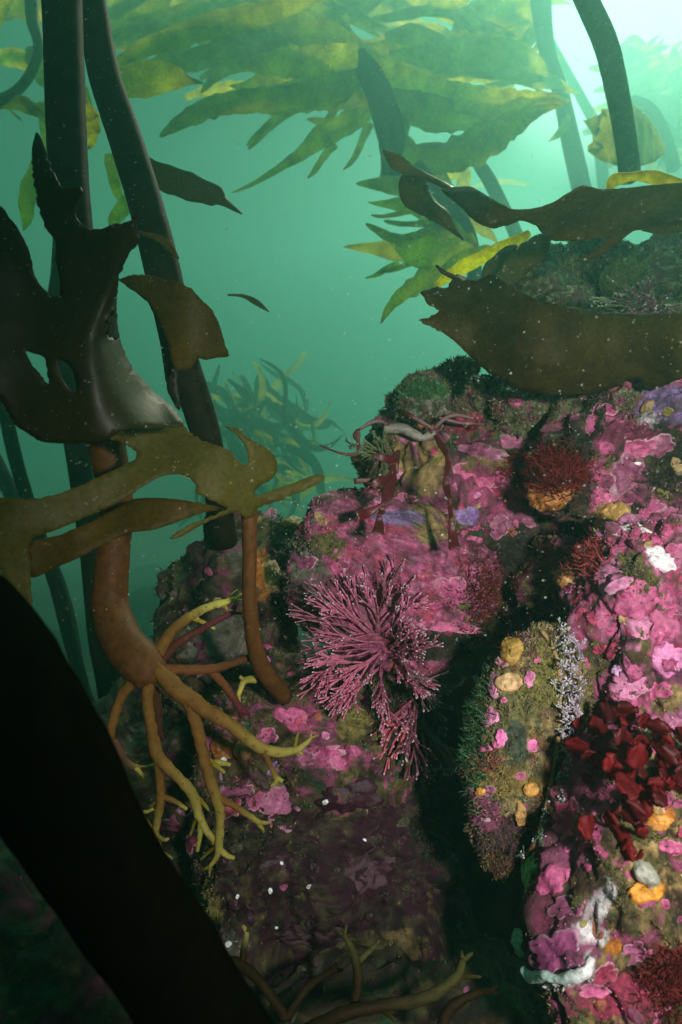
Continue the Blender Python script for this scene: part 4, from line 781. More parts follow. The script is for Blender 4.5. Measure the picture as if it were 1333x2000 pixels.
root([(302, 1290, h0+.02, 20), (330, 1240, h0+.04, 16), (370, 1205, h0+.06, 13), (410, 1185, h0+.08, 11), (440, 1176, h0+.09, 8), (462, 1170, h0+.09, 5)], c=(HA, (0.42, 0.40, 0.08))); root([(436, 1176, h0+.09, 6), (444, 1192, h0+.1, 4)], c=(HB, HB))
root([(315, 1290, h0+.03, 14), (350, 1255, h0+.05, 11), (400, 1225, h0+.07, 10), (455, 1195, h0+.10, 8)], c=((0.07, 0.02, 0.012), (0.09, 0.02, 0.03)))
root([(312, 1305, h0+.01, 15), (360, 1308, h0+.03, 14), (420, 1305, h0+.05, 12), (485, 1285, h0+.08, 10)], c=((0.13, 0.05, 0.015), (0.07, 0.025, 0.01))); root([(410, 1306, h0+.05, 12), (440, 1340, h0+.06, 11), (470, 1385, h0+.07, 9)], c=((0.12, 0.045, 0.015), (0.10, 0.02, 0.03)))
root([(300, 1340, h0+.03, 14), (308, 1390, h0+.04, 13), (310, 1430, h0+.05, 10)], c=((0.05, 0.02, 0.01), (0.05, 0.02, 0.01)))
root([(222, 1450, h0+.04, 10), (250, 1490, h0+.06, 8), (280, 1500, h0+.08, 6), (300, 1494, h0+.08, 4)], c=((0.1, 0.05, 0.03), HB)); root([(262, 1496, h0+.07, 6), (284, 1520, h0+.07, 4)], c=(HB, HB))
root([(412, 1490, h0+.04, 9), (432, 1490, h0+.05, 8), (450, 1494, h0+.05, 5)], c=(HB, HB))
root([(500, 1326, h0+.1, 11), (478, 1330, h0+.1, 9), (468, 1352, h0+.09, 7), (466, 1358, h0+.09, 5)], c=(HB, (0.4, 0.36, 0.07))); root([(478, 1330, h0+.1, 6), (470, 1322, h0+.09, 5)], c=(HB, HB))

# second dark stipe and the fainter ones behind
def kelp_stipe(label, pts, m, blades=(), group=None, seg=16, seed=0):
    x = pts[-1]; t = thing('kelp', label, 'kelp', P(x[0], x[1], md(x[2])), group); tube('stipe', pts, m, t, seg=seg, n=90, rough=.02, seed=seed)
    return t
kelp_stipe('second dark kelp stipe leaning right behind the curled brown blade', [(60, -1100, .66, 24), (130, -450, .62, 26), (172, -60, .60, 27), (186, 40, .60, 28), (205, 150, .60, 31), (245, 270, .60, 33), (285, 400, .60, 34), (322, 545, .60, 35), (352, 690, .61, 33), (385, 790, .62, 31), (408, 870, .63, 28), (425, 960, .66, 26), (440, 1060, .70, 24)], M['stipe'])
kelp_stipe('dim stipe behind the holdfast kelp, seen either side of it', [(112, -300, .95, 24), (132, 300, .95, 24), (128, 520, .95, 25), (118, 640, .95, 28), (140, 800, .95, 24), (160, 940, .95, 22), (182, 1080, .95, 24), (196, 1250, .95, 22), (225, 1420, .95, 26), (240, 1900, .95, 28), (235, 2200, .95, 30)], M['stipe'])
kelp_stipe('thin dim stipe in the dark gap left of the holdfast', [(-40, 500, 1.15, 12), (20, 850, 1.1, 13), (75, 1040, 1.1, 13), (110, 1140, 1.1, 14), (140, 1260, 1.1, 13), (165, 1350, 1.1, 12), (180, 1430, 1.1, 13), (200, 1800, 1.1, 14), (200, 2100, 1.1, 15)], M['stipe'])
kelp_stipe('faint slanting stipe at the left edge of the dark gap', [(-300, 300, 1.3, 12), (-150, 660, 1.3, 13), (-20, 880, 1.3, 14), (40, 1000, 1.3, 15), (110, 1130, 1.3, 14), (150, 1300, 1.3, 13), (170, 1600, 1.3, 14), (165, 1900, 1.3, 15)], M['stipe'])
kelp_stipe('slim green stipe curving down at the upper left corner', [(62, -20, 1.3, 13), (64, 40, 1.3, 12), (76, 90, 1.3, 10), (62, 140, 1.3, 9), (30, 180, 1.3, 9), (-20, 205, 1.3, 11)], M['stipe_far'])
# black stipe right in front of the lens
bs = thing('kelp', 'thick black stipe crossing the lower left corner right in front', 'kelp', P(400, 2120, .2))
tube('stipe', [(-1100, -700, .34, 70), (-560, 380, .24, 100), (-190, 1080, .20, 118), (-60, 1250, .195, 124), (60, 1440, .19, 124), (190, 1670, .19, 108), (330, 1880, .195, 100), (470, 2120, .2, 104), (700, 2500, .24, 100), (900, 2900, .32, 80)], M['stipe_unlit'], bs, seg=28, n=130, rough=.05)

# ---------------- big dark blade on the left
bk = thing('kelp_frond', 'large dark toothed blade with holes hanging over the left stipes', 'kelp frond', P(150, 860, .40))
def dleft(x, y):
    # the lower right flank lies back, so that it mirrors the bright surface
    x0 = 165+max(0, 660-y)*.42; k = max(0, min(1, (x-x0)/185)); k = k*k*(3-2*k); h = 900-y; f = max(0, min(1, (y-440)/170)); h = min(h, 270+(h-270)*.3)*f*f*(3-2*f)
    return .365-.00007*(860-y)+k*.00050*h+.006*math.sin(y/70)+.006*math.sin(x/55)
ol = [(-230, 470), (-160, 400), (-80, 384), (0, 402), (18, 424), (32, 440), (58, 490), (64, 530), (82, 560), (100, 575), (116, 577), (118, 545), (108, 505), (112, 475), (92, 448), (78, 412), (66, 350), (63, 295), (72, 258), (88, 284), (98, 322), (112, 352), (122, 365), (152, 362), (161, 370), (154, 392), (147, 412), (152, 430), (172, 447), (196, 448), (215, 440), (252, 433), (272, 416), (280, 404), (270, 428), (268, 452), (274, 470), (255, 492), (243, 515), (233, 545), (228, 590), (230, 640), (240, 680), (262, 722), (300, 765), (335, 792), (350, 812), (358, 830), (330, 834), (300, 838), (270, 835), (240, 840), (215, 856), (170, 866), (120, 866), (82, 862), (48, 842), (28, 828), (12, 800), (-10, 770), (-80, 740), (-170, 690), (-240, 590)]
sheet('blade', ol, dleft, M['kelp_gloss'], bk, holes=[[(50, 686), (66, 690), (88, 700), (96, 748), (84, 738), (66, 716)], [(112, 702), (130, 708), (142, 722), (152, 762), (140, 764), (124, 745)]], jag=2.0, step=5, seed=3, wrinkle=.003, wr_scale=.06, th=.0006)
# young kelp: olive blade with long arms and a thin brown stipe
yk = thing('young_kelp', 'young kelp with olive lobed blade on a thin brown stipe', 'kelp', P(565, 1355, .56))
def dyk(x, y):
    return .40+.055*max(0, (x-150)/340)+.00008*(960-y)*0.6+.010*math.sin(x/60+y/90)
ol = [(215, 856), (240, 840), (270, 835), (300, 838), (330, 834), (356, 829), (375, 848), (400, 862), (425, 871), (450, 880), (458, 892), (470, 906), (483, 908), (485, 890), (478, 868), (462, 848), (440, 834), (462, 836), (482, 852), (505, 866), (530, 882), (541, 902), (540, 922), (528, 938), (508, 948), (498, 958), (500, 968), (540, 956), (590, 937), (622, 926), (634, 930), (628, 942), (590, 960), (548, 976), (512, 988), (500, 996), (497, 1010), (478, 1012), (468, 1000), (440, 1006), (400, 1022), (362, 1044), (345, 1052), (332, 1052), (342, 1042), (372, 1024), (410, 1010), (445, 994), (432, 986), (402, 972), (384, 962), (385, 948), (372, 934), (350, 926), (322, 928), (296, 940), (240, 975), (180, 1005), (110, 1035), (60, 1056), (60, 1110), (62, 1180), (54, 1225), (30, 1180), (-10, 1100), (-80, 1080), (-180, 1120), (-260, 1090), (-180, 1000), (-80, 970), (10, 972), (60, 974), (110, 966), (160, 948), (205, 926), (246, 906), (264, 898), (266, 884), (254, 872), (236, 862)]
sheet('blade', ol, dyk, M['kelp_olive'], yk, jag=1.6, step=4, seed=8, wrinkle=.003, wr_scale=.05, grid=11, th=.0007)
sheet('blade', [(445, 994), (400, 984), (350, 976), (300, 973), (262, 976), (200, 1008), (120, 1044), (58, 1062), (62, 1128), (110, 1108), (160, 1086), (215, 1056), (250, 1040), (300, 1034), (350, 1018), (400, 1000)], lambda x, y: dyk(x, y)+.022, M['kelp_brown'], yk, jag=1.4, step=5, seed=9, wrinkle=.002)
tube('stipe', [(487, 985, .475, 17), (487, 1030, .475, 15), (488, 1090, .48, 14), (487, 1150, .485, 14), (490, 1200, .49, 15), (496, 1250, .50, 16), (510, 1300, .515, 18), (535, 1335, .53, 18), (556, 1362, .55, 16)], M['stipe_brown'], yk, seg=16, n=50, rough=.04)
# curled brown blade on the second stipe
ck = thing('kelp_frond', 'curled dark brown blade wrapped round the second stipe', 'kelp frond', P(340, 700, .5))
sheet('blade', [(234, 546), (258, 538), (290, 537), (325, 545), (352, 552), (376, 566), (398, 590), (415, 606), (430, 640), (438, 668), (446, 696), (425, 698), (402, 703), (388, 700), (372, 720), (345, 722), (335, 700), (326, 660), (312, 625), (292, 588), (270, 572), (252, 562)], lambda x, y: .52-.045*math.sin(max(0, min(1, (x-234)/215))*2.6)+.00012*(y-540), M['kelp_brown'], ck, jag=1.5, step=4, grid=9, seed=4)
sheet('fold', [(252, 560), (290, 572), (330, 602), (352, 640), (345, 700), (352, 800), (330, 770), (318, 700), (310, 640), (290, 592)], lambda x, y: .545+.0001*(y-560), M['kelp_dark'], ck, jag=.8, step=5, grid=10, seed=5)

def sblade(label, pts, m, cat='kelp frond', group=None, **k):
    o = strap('kelp_frond', pts, m, **k); return tag(o, label, cat, group)
sblade('thin brown blade scrap lying on the second stipe', [(270, 454, .55, 1.5), (295, 460, .55, 4), (318, 470, .55, 7), (338, 490, .55, 6), (349, 505, .55, 1)], M['kelp_brown'], curl=.3, seed=3)
sblade('small loose brown blade drifting in open water', [(445, 576, .9, 1), (475, 578, .9, 3), (500, 590, .9, 6), (526, 609, .9, 1)], M['kelp_brown'], seed=4)
sblade('olive strap blade with torn tip right of the second stipe', [(262, 320, .80, 22), (300, 338, .80, 26), (360, 362, .80, 24), (420, 382, .82, 20), (438, 394, .83, 10), (474, 418, .84, 2)], M['kelp_olive'], seed=5, curl=.2)
sblade('dim olive blade hanging between the two left stipes', [(212, 300, 1.2, 8), (222, 345, 1.2, 12), (232, 380, 1.2, 10), (245, 400, 1.2, 5)], M['kelp_green'], seed=6)
sblade('dim blade tip pointing down behind the second stipe', [(262, 385, 1.2, 16), (238, 410, 1.2, 14), (215, 440, 1.2, 12)], M['kelp_green'], seed=7)
sblade('dim ragged blade hanging left of the first stipe', [(88, 280, 1.3, 14), (74, 330, 1.3, 20), (56, 380, 1.3, 18), (52, 430, 1.3, 14), (46, 450, 1.3, 3)], M['kelp_green'], seed=8, tooth=.3)
sblade('dark folded blade between the tops of the two left stipes', [(150, 190, 1.0, 16), (172, 230, 1.0, 22), (182, 265, 1.0, 12), (172, 290, 1.0, 3)], M['kelp_deep'], seed=9, wave=.2)
sblade('small yellow strip between the left stipes', [(166, 170, 1.4, 6), (172, 200, 1.4, 8), (180, 225, 1.4, 3)], M['kelp_yellow'], seed=10)

# ---------------- blades over the right of the reef
wb = thing('kelp_frond', 'long wavy brown blade running to the right edge above the ledge', 'kelp frond', P(1000, 420, .6))
sheet('blade', [(862, 370), (890, 366), (920, 365), (945, 378), (968, 392), (1000, 408), (1040, 408), (1080, 396), (1112, 376), (1138, 362), (1175, 370), (1215, 368), (1270, 362), (1340, 356), (1400, 352), (1400, 425), (1333, 432), (1280, 444), (1240, 450), (1180, 464), (1130, 470), (1085, 471), (1062, 458), (1046, 440), (1020, 430), (995, 438), (965, 446), (938, 438), (918, 424), (900, 404), (880, 388)],
      lambda x, y: .60-.05*math.sin((x-860)/150)+.035*math.sin((y-410)/38+x/90)-.04*(x-860)/470, M['kelp_brown'], wb, jag=.8, grid=11, seed=6, wrinkle=.004, th=.0008)
sheet('tail', [(1240, 448), (1225, 460), (1200, 480), (1170, 500), (1138, 510), (1118, 512), (1145, 498), (1172, 482), (1190, 462)], lambda x, y: .585+.0001*(y-450), M['kelp_brown'], wb, jag=.6, grid=9, seed=7)
sblade('upper yellow blade curling above the wavy brown blade', [(1190, 372, .66, 4), (1200, 352, .66, 12), (1235, 344, .66, 9), (1275, 345, .66, 10), (1333, 362, .64, 12), (1380, 372, .64, 12)], M['kelp_yellow'], seed=12, curl=.5, roll=.3)
sblade('lower olive blade reaching in from the right edge over the ledge', [(1255, 448, .60, 1.5), (1290, 448, .60, 8), (1340, 438, .6, 14), (1400, 430, .6, 16)], M['kelp_olive'], seed=13)
sblade('pale frayed blade stub above the wavy brown blade', [(750, 294, .70, 4), (768, 312, .69, 13), (792, 328, .69, 12), (812, 336, .68, 8), (850, 352, .66, 5), (885, 370, .64, 6)], M['kelp_pale'], seed=14, curl=.4)
sblade('olive blade hanging down from the pale stub', [(812, 336, .72, 26), (808, 370, .72, 30), (830, 400, .72, 24), (860, 420, .73, 16), (880, 440, .74, 10), (905, 468, .75, 2)], M['kelp_olive'], seed=15, curl=.3)
sblade('left of two broad olive blades standing on the reef edge', [(1010, 480, .76, 6), (990, 500, .76, 20), (968, 530, .75, 24), (950, 556, .75, 22)], M['kelp_olive'], seed=16)
sblade('right of two broad olive blades, leaning over the reef edge', [(1075, 462, .72, 8), (1052, 480, .72, 24), (1018, 512, .72, 26), (985, 545, .72, 22), (960, 562, .72, 16)], M['kelp_olive'], seed=17)
sblade('pale green strap fanning left from the reef edge blades', [(1035, 455, .78, 6), (1000, 478, .78, 14), (940, 505, .8, 14), (890, 530, .82, 12), (850, 560, .84, 8)], M['kelp_green'], seed=18, curl=.3)
bb = thing('kelp_frond', 'broad dark brown blade with torn left end lying on the reef', 'kelp frond', P(1100, 700, .53))
sheet('blade', [(822, 572), (850, 562), (876, 560), (884, 538), (905, 540), (932, 550), (955, 538), (978, 542), (1000, 558), (1030, 578), (1065, 590), (1100, 594), (1150, 606), (1200, 612), (1260, 612), (1330, 614), (1400, 612), (1400, 715), (1333, 738), (1300, 752), (1268, 764), (1256, 758), (1254, 744), (1236, 738), (1210, 752), (1170, 768), (1120, 773), (1060, 770), (1005, 757), (962, 732), (922, 700), (890, 668), (866, 650), (845, 640), (820, 626), (848, 616), (858, 605), (838, 596), (832, 586)],
      lambda x, y: .56-.05*math.sin(max(0, (x-820))/420)-.03*math.cos((y-650)/75)+.012*math.sin(x/45), M['kelp_broad'], bb, jag=2.4, step=5, grid=12, seed=11, wrinkle=.005, th=.0008)
sblade('thin dark hooked strip above the torn end of the broad blade', [(852, 518, .57, 1), (868, 532, .57, 4), (900, 546, .57, 4), (935, 552, .57, 2)], M['kelp_dark'], seed=19)

# ---------------- background stipes at the right
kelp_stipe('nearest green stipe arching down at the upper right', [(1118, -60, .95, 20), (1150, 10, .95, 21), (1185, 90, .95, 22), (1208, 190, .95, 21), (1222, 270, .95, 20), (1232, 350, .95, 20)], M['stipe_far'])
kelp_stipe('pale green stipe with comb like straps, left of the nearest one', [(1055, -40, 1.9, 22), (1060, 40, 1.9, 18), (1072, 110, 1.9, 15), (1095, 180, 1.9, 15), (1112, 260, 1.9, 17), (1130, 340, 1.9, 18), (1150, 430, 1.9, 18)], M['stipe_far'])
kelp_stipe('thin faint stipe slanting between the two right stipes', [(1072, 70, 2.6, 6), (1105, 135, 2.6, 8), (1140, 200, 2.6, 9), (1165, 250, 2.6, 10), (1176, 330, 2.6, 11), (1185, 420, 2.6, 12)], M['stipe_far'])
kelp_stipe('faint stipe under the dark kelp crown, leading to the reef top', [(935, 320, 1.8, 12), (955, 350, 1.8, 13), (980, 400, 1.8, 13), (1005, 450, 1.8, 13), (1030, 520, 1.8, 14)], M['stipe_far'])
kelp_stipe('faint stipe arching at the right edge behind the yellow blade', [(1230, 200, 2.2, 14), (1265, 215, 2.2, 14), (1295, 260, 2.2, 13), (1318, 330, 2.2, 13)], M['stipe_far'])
sheetk = thing('kelp_frond', 'ragged yellow green blade behind the nearest green stipe', 'kelp frond', P(1210, 300, 1.4))
sheet('blade', [(1140, 235), (1158, 232), (1172, 218), (1192, 208), (1225, 195), (1250, 215), (1270, 235), (1290, 268), (1300, 300), (1275, 318), (1230, 328), (1195, 320), (1172, 312), (1150, 296), (1148, 285), (1160, 275), (1156, 258)], lambda x, y: 1.4+.1*math.sin(x/40), M['kelp_yellow'], sheetk, jag=3, grid=14, seed=12, wrinkle=.02, wr_scale=.1)

# ---------------- kelp crowns in the background
def crown(label, base, stipe, blades, group='kelp crowns in the hazy background', stm='stipe_far'):
    t = thing('kelp', label, 'kelp', P(base[0], base[1], md(base[2])), group)
    if stipe: tube('stipe', stipe, M[stm], t, seg=12, rough=.05)
    for i, (m, pts, k) in enumerate(blades): strap('blade', pts, M[m], t, seed=int(base[0])+i*7, tooth=.24, nw=7, bend=.05+.05*((i*37) % 5)/5, **k)
    return t
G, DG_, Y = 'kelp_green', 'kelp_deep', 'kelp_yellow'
c0 = 1.5
crown('large dark kelp crown of many straps in the top middle', (765, 400, c0), [(700, 110, c0, 18), (735, 170, c0, 26), (758, 240, c0, 28), (768, 300, c0, 24), (765, 372, c0, 14)],
 [(DG_, [(760, 200, c0, 14), (770, 260, c0, 34), (772, 320, c0, 28), (760, 375, c0, 8)], {}),
  (DG_, [(775, 260, c0, 12), (805, 300, c0, 20), (840, 350, c0, 16), (860, 380, c0, 9)], {}),
  (G, [(720, 120, c0, 14), (800, 150, c0, 32), (900, 175, c0-.05, 30), (1000, 195, c0-.1, 24), (1090, 212, c0-.1, 6)], {}),
  (DG_, [(760, 190, c0, 20), (840, 215, c0-.02, 38), (940, 225, c0-.05, 34), (1030, 222, c0-.08, 30), (1105, 222, c0-.1, 8)], {}),
  (DG_, [(790, 290, c0-.1, 14), (850, 305, c0-.1, 34), (930, 285, c0-.12, 40), (1010, 255, c0-.14, 30), (1070, 232, c0-.15, 12), (1100, 222, c0-.15, 4)], {}),
  (G, [(760, 120, c0+.2, 20), (860, 110, c0+.2, 34), (960, 110, c0+.2, 34), (1040, 130, c0+.2, 22), (1072, 150, c0+.2, 6)], {}),
  (Y, [(820, 130, c0+.3, 16), (920, 130, c0+.3, 26), (1010, 138, c0+.3, 26), (1065, 146, c0+.3, 12)], {}),
  (G, [(700, 110, c0-.1, 20), (640, 110, c0-.1, 30), (560, 120, c0-.1, 28), (480, 150, c0-.1, 12)], {}),
  (DG_, [(720, 130, c0, 20), (650, 170, c0, 34), (560, 190, c0, 28), (470, 205, c0, 22), (400, 235, c0, 22), (325, 286, c0, 12)], {}),
  (DG_, [(700, 90, c0, 20), (620, 60, c0, 30), (520, 40, c0, 26), (430, 60, c0, 14), (350, 95, c0, 10)], {}),
  (G, [(690, 150, c0+.3, 16), (640, 190, c0+.3, 22), (580, 215, c0+.3, 12), (540, 240, c0+.3, 9), (480, 280, c0+.3, 7)], {}),
  (Y, [(650, 185, c0+.4, 10), (590, 212, c0+.4, 10), (545, 238, c0+.4, 9), (478, 282, c0+.4, 6)], {}),
  (G, [(740, 200, c0+.2, 14), (690, 240, c0+.2, 24), (640, 272, c0+.2, 24), (590, 300, c0+.2, 14), (530, 322, c0+.2, 7), (445, 348, c0+.2, 4)], {}),
  (G, [(655, 280, c0+.2, 10), (630, 310, c0+.2, 8), (598, 346, c0+.2, 5)], {}), (G, [(725, 240, c0+.2, 9), (700, 285, c0+.2, 8), (672, 332, c0+.2, 5)], {}),
  (Y, [(735, 215, c0+.4, 10), (670, 235, c0+.4, 12), (600, 238, c0+.4, 6)], {}), (Y, [(660, 200, c0+.3, 8), (640, 235, c0+.3, 9), (612, 262, c0+.3, 6)], {}),
  (DG_, [(640, 215, c0+.1, 8), (700, 190, c0+.1, 18), (740, 175, c0+.1, 14)], {}),
  (Y, [(560, 80, c0+.3, 16), (470, 95, c0+.3, 24), (380, 130, c0+.3, 20), (300, 150, c0+.3, 14)], {}), (Y, [(520, 120, c0+.4, 12), (450, 140, c0+.4, 12), (390, 175, c0+.4, 8)], {}),
  (G, [(600, 130, c0+.1, 14), (540, 150, c0+.1, 18), (480, 165, c0+.1, 10), (450, 160, c0+.1, 3)], {}),
  (G, [(800, 300, c0+.5, 20), (860, 320, c0+.5, 26), (900, 345, c0+.5, 20), (880, 372, c0+.5, 8)], {}),
 ], stm='stipe')
rk = random.Random(12)
def many(label, base, node, n, area, ln, hw, D, mats, ang, group='kelp crowns in the hazy background', bend=.12):
    t = thing('kelp', label, 'kelp', P(base[0], base[1], md(base[2])), group)
    for i in range(n):
        x = rk.uniform(area[0], area[2]); y = rk.uniform(area[1], area[3]); a = math.radians(rk.gauss(*ang)); l = ln*rk.uniform(.6, 1.3); d = D+rk.uniform(-.3, .5); h = hw*rk.uniform(.5, 1.3)
        s = 1 if rk.random() < .5 else 1; b = rk.gauss(0, .15)
        pts = [(x-math.cos(a)*l*.5, y-math.sin(a)*l*.5, d, h*.35), (x-math.cos(a-b)*l*.2, y-math.sin(a-b)*l*.2, d, h), (x+math.cos(a+b)*l*.2, y+math.sin(a+b)*l*.2, d, h*.9), (x+math.cos(a+2*b)*l*.5, y+math.sin(a+2*b)*l*.5, d, h*.2)]
        strap('blade', pts, M[rk.choice(mats)], t, seed=i*3+int(D*10), tooth=.2, nw=7, bend=bend, roll=rk.uniform(-.5, .5))
    return t
many('pale overlapping straps filling the top centre of the water', (760, 60, 2.1), None, 90, (440, -60, 1040, 170), 210, 17, 2.0, [G, G, Y, Y, DG_], (12, 20))
many('upper left straps slanting down toward the dark stipes', (330, 30, 1.9), None, 20, (190, -60, 560, 90), 280, 14, 1.9, [G, Y, Y, DG_], (-22, 9))
crown('slanting strap kelp reaching down to the second dark stipe', (600, -20, 1.4), None,
 [(DG_, [(640, -20, 1.4, 18), (520, 20, 1.4, 22), (410, 40, 1.4, 24), (330, 75, 1.4, 22), (270, 110, 1.4, 18), (225, 150, 1.4, 14)], {}),
  (G, [(460, 20, 1.8, 14), (380, 20, 1.8, 16), (300, 40, 1.8, 12), (215, 66, 1.8, 10)], {}), (G, [(400, 40, 1.7, 8), (320, 58, 1.7, 9), (250, 72, 1.7, 10), (215, 92, 1.7, 8)], {}),
  (G, [(420, 10, 2, 12), (300, 0, 2, 20), (210, 10, 2, 14)], {})])
sblade('olive leaf shaped blade just right of the second dark stipe', [(215, 168, 1.15, 20), (260, 160, 1.15, 28), (310, 150, 1.15, 29), (345, 152, 1.15, 19), (372, 158, 1.15, 8), (398, 162, 1.15, 2)], M['kelp_deep'], seed=30, curl=.2, tooth=.05)
crown('yellow lit kelp blades at the upper left corner', (20, 190, 1.7), None,
 [(Y, [(-40, 10, 1.9, 20), (40, 10, 1.9, 30), (110, 25, 1.9, 26)], {}), (Y, [(60, 90, 1.8, 14), (75, 130, 1.8, 24), (85, 170, 1.8, 22)], {}), (G, [(-30, 60, 1.6, 16), (0, 30, 1.6, 16), (25, -20, 1.6, 14)], {}), (G, [(-20, 110, 2, 14), (40, 118, 2, 18), (90, 130, 2, 16)], {}),
  (DG_, [(-20, 205, 1.3, 12), (30, 200, 1.3, 16), (70, 208, 1.3, 13), (95, 200, 1.3, 10)], {}), (DG_, [(45, 190, 1.3, 6), (70, 215, 1.3, 12), (92, 225, 1.3, 6)], {}), (G, [(80, 200, 1.4, 10), (92, 240, 1.4, 14), (98, 290, 1.4, 8)], {}), (DG_, [(20, 215, 1.3, 2), (36, 228, 1.3, 2.4), (42, 238, 1.3, 1)], {})])
# comb of straps on the pale stipe
crown('parallel comb straps hanging off the pale green stipe', (1070, 80, 1.95), None,
 [(G, [(1062+k*3, 20+k*24, 1.95, 5), (1035-k*2, 62+k*22, 1.95, 8), (995-k*4, 100+k*18, 1.97, 7), (965-k*6, 118+k*14, 2., 3)], {}) for k in range(5)] +
 [(G, [(1065, 10, 1.95, 20), (1000, 20, 1.95, 34), (930, 40, 1.95, 30), (880, 70, 1.95, 10)], {}), (G, [(1068, 60, 2.0, 10), (1020, 75, 2, 26), (960, 85, 2, 24)], {}),
  (G, [(1110, 225, 1.85, 7), (1100, 255, 1.85, 9), (1070, 270, 1.85, 2)], {}), (G, [(1112, 200, 1.85, 5), (1085, 188, 1.85, 5), (1045, 170, 1.85, 2)], {})])
# lower star of straps left of the reef
c1 = 1.25
crown('star shaped kelp crown floating just left of the reef top', (930, 560, c1), [(815, 320, c1, 10), (850, 365, c1, 14), (890, 410, c1, 15), (918, 470, c1, 15), (930, 560, c1, 15)],
 [(Y, [(880, 400, c1+.2, 12), (820, 378, c1+.2, 20), (760, 362, c1+.2, 18), (698, 350, c1+.2, 6)], {}), (G, [(880, 425, c1, 16), (820, 408, c1, 20), (760, 392, c1, 10), (722, 384, c1, 2)], {}),
  (DG_, [(850, 408, c1-.1, 8), (790, 412, c1-.1, 6), (725, 414, c1-.1, 3)], {}), (DG_, [(870, 440, c1, 10), (810, 434, c1, 6), (750, 432, c1, 5)], {}),
  (DG_, [(900, 440, c1, 16), (850, 452, c1, 18), (780, 462, c1, 14), (712, 448, c1, 7)], {}), (Y, [(900, 470, c1+.3, 16), (820, 485, c1+.3, 22), (740, 490, c1+.3, 16), (672, 494, c1+.3, 3)], {}),
  (G, [(930, 470, c1-.1, 20), (870, 495, c1-.1, 34), (810, 500, c1-.1, 34), (770, 492, c1-.1, 16)], {}), (G, [(900, 500, c1-.05, 20), (850, 535, c1-.05, 28), (800, 580, c1-.05, 18), (746, 632, c1-.05, 4)], {}),
  (G, [(790, 340, c1+.1, 12), (800, 380, c1+.1, 22), (840, 420, c1+.1, 18), (880, 450, c1+.1, 6)], {}), (Y, [(860, 340, c1+.3, 12), (890, 390, c1+.3, 18), (940, 450, c1+.3, 14), (960, 480, c1+.3, 5)], {}),
  (DG_, [(860, 415, c1-.1, 3), (890, 435, c1-.1, 6), (915, 468, c1-.1, 5), (940, 500, c1-.1, 1)], {}), (G, [(960, 490, c1-.15, 12), (900, 505, c1-.15, 18), (860, 525, c1-.15, 10)], {}),
  (G, [(780, 515, c1, 6), (750, 525, c1, 7), (715, 545, c1, 2)], {}), (DG_, [(830, 500, c1, 8), (780, 520, c1, 6), (735, 538, c1, 2)], {})], stm='stipe')
many('far hazy kelp thicket below the bright surface at the right', (1300, 330, 3.4), None, 120, (1190, 90, 1420, 300), 100, 12, 3.4, [G, DG_], (-35, 22))
many('low hazy kelp clump on the seabed behind the left stipes', (520, 930, 2.7), None, 80, (385, 770, 600, 960), 150, 9, 2.9, ['kelp_olive', 'kelp_olive', 'kelp_deep'], (48, 26), bend=.32)
for i, (x, y, L_) in enumerate([(980, 357, 120), (1240, 385, 130)]):
    sblade(('very faint far strap over the pale water left of the stipes', 'very faint far strap low at the right')[i], [(x-L_/2, y+8, 3.4, 3), (x, y-2, 3.4, 6), (x+L_/2, y+4, 3.4, 3)], M['kelp_green'], seed=40+i)

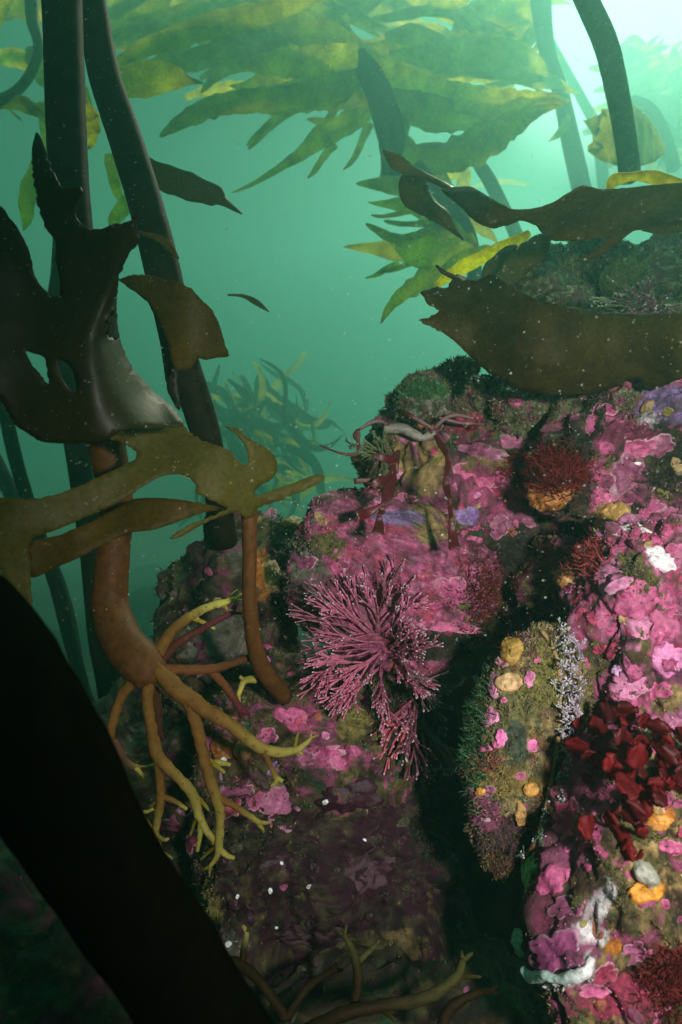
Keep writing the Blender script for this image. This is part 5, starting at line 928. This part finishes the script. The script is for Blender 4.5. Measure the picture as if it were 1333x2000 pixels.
# ---------------- blurred roots along the bottom edge
br = thing('kelp_holdfast', 'olive brown forked roots along the bottom edge', 'kelp holdfast', P(700, 1990, .42))
OA = (0.020, 0.011, 0.003); OB = (0.06, 0.055, 0.016)
for pts, c in [([(590, 2020, .40, 18), (660, 1985, .40, 16), (740, 1965, .405, 15), (830, 1950, .41, 15), (890, 1910, .42, 12), (905, 1875, .43, 8)], (OA, OB)), ([(860, 2020, .40, 16), (880, 1970, .405, 14), (930, 1940, .41, 9), (960, 1935, .42, 6)], (OA, OA)),
               ([(420, 1880, .44, 18), (470, 1886, .44, 15), (510, 1920, .43, 13), (560, 1990, .42, 14)], (OA, OA)), ([(473, 1890, .44, 10), (478, 1850, .445, 9), (482, 1822, .45, 7), (475, 1808, .45, 4)], (OA, (0.3, 0.27, 0.08))), ([(481, 1818, .45, 5), (492, 1812, .45, 4)], (OB, OB)),
               ([(690, 1980, .41, 13), (700, 1910, .42, 13), (690, 1860, .43, 10), (672, 1826, .44, 6)], (OA, OB)), ([(698, 1880, .43, 8), (730, 1850, .44, 6), (740, 1838, .44, 4)], (OB, OB)), ([(560, 1990, .42, 12), (600, 1930, .43, 10), (650, 1895, .45, 7)], (OA, OA))]:
    root([(a, b, d, e*.75) for a, b, d, e in pts], br, c)

# ---------------- drifting particles
def snow():
    rs = np.random.RandomState(9); n = 12000; V = []; T = []
    D = 0.25+1.6*rs.rand(n)**1.5; px = rs.uniform(-20, 1353, n); py = rs.uniform(-20, 1250, n)
    for i in range(n):
        p = np.array(P(px[i], py[i], D[i])); s = 0.00030*(0.5+rs.rand()*0.9)*(0.7+D[i]*.5); st_ = np.array([0.9, .1, .42])*s*rs.uniform(.6, 2.6); o = rs.normal(size=(4, 3))*s*.5; k = len(V)
        V += [p-st_, p+o[0], p+o[1], p+o[2], p+st_]; T += [(k, k+1, k+2), (k, k+2, k+3), (k, k+3, k+1), (k+4, k+2, k+1), (k+4, k+3, k+2), (k+4, k+1, k+3)]
    tag(mesh_np('drifting_particles', V, T, plain_mat('particles', (0.62, 0.68, 0.60), rough=.8)), 'fine pale particles drifting in the water', 'particles', kind='stuff')
snow()
#@@HAZE
def haze():
    V = [(x, y, z) for x in (-8, 8) for y in (-1.5, 12) for z in (-2.6, 5.2)]
    Fq = [(0, 1, 3, 2), (4, 6, 7, 5), (0, 4, 5, 1), (2, 3, 7, 6), (0, 2, 6, 4), (1, 5, 7, 3)]
    m, t, o = mat('sea_water_haze')
    pv = nn(t, 'ShaderNodeVolumePrincipled')
    pv.inputs['Color'].default_value = (0.24, 0.70, 0.62, 1); pv.inputs['Density'].default_value = 0.13
    pv.inputs['Anisotropy'].default_value = 0.66
    t.links.new(pv.outputs[0], o.inputs['Volume'])
    tag(mesh_np('haze', V, Fq, m, smooth=False), kind='stuff')
haze()
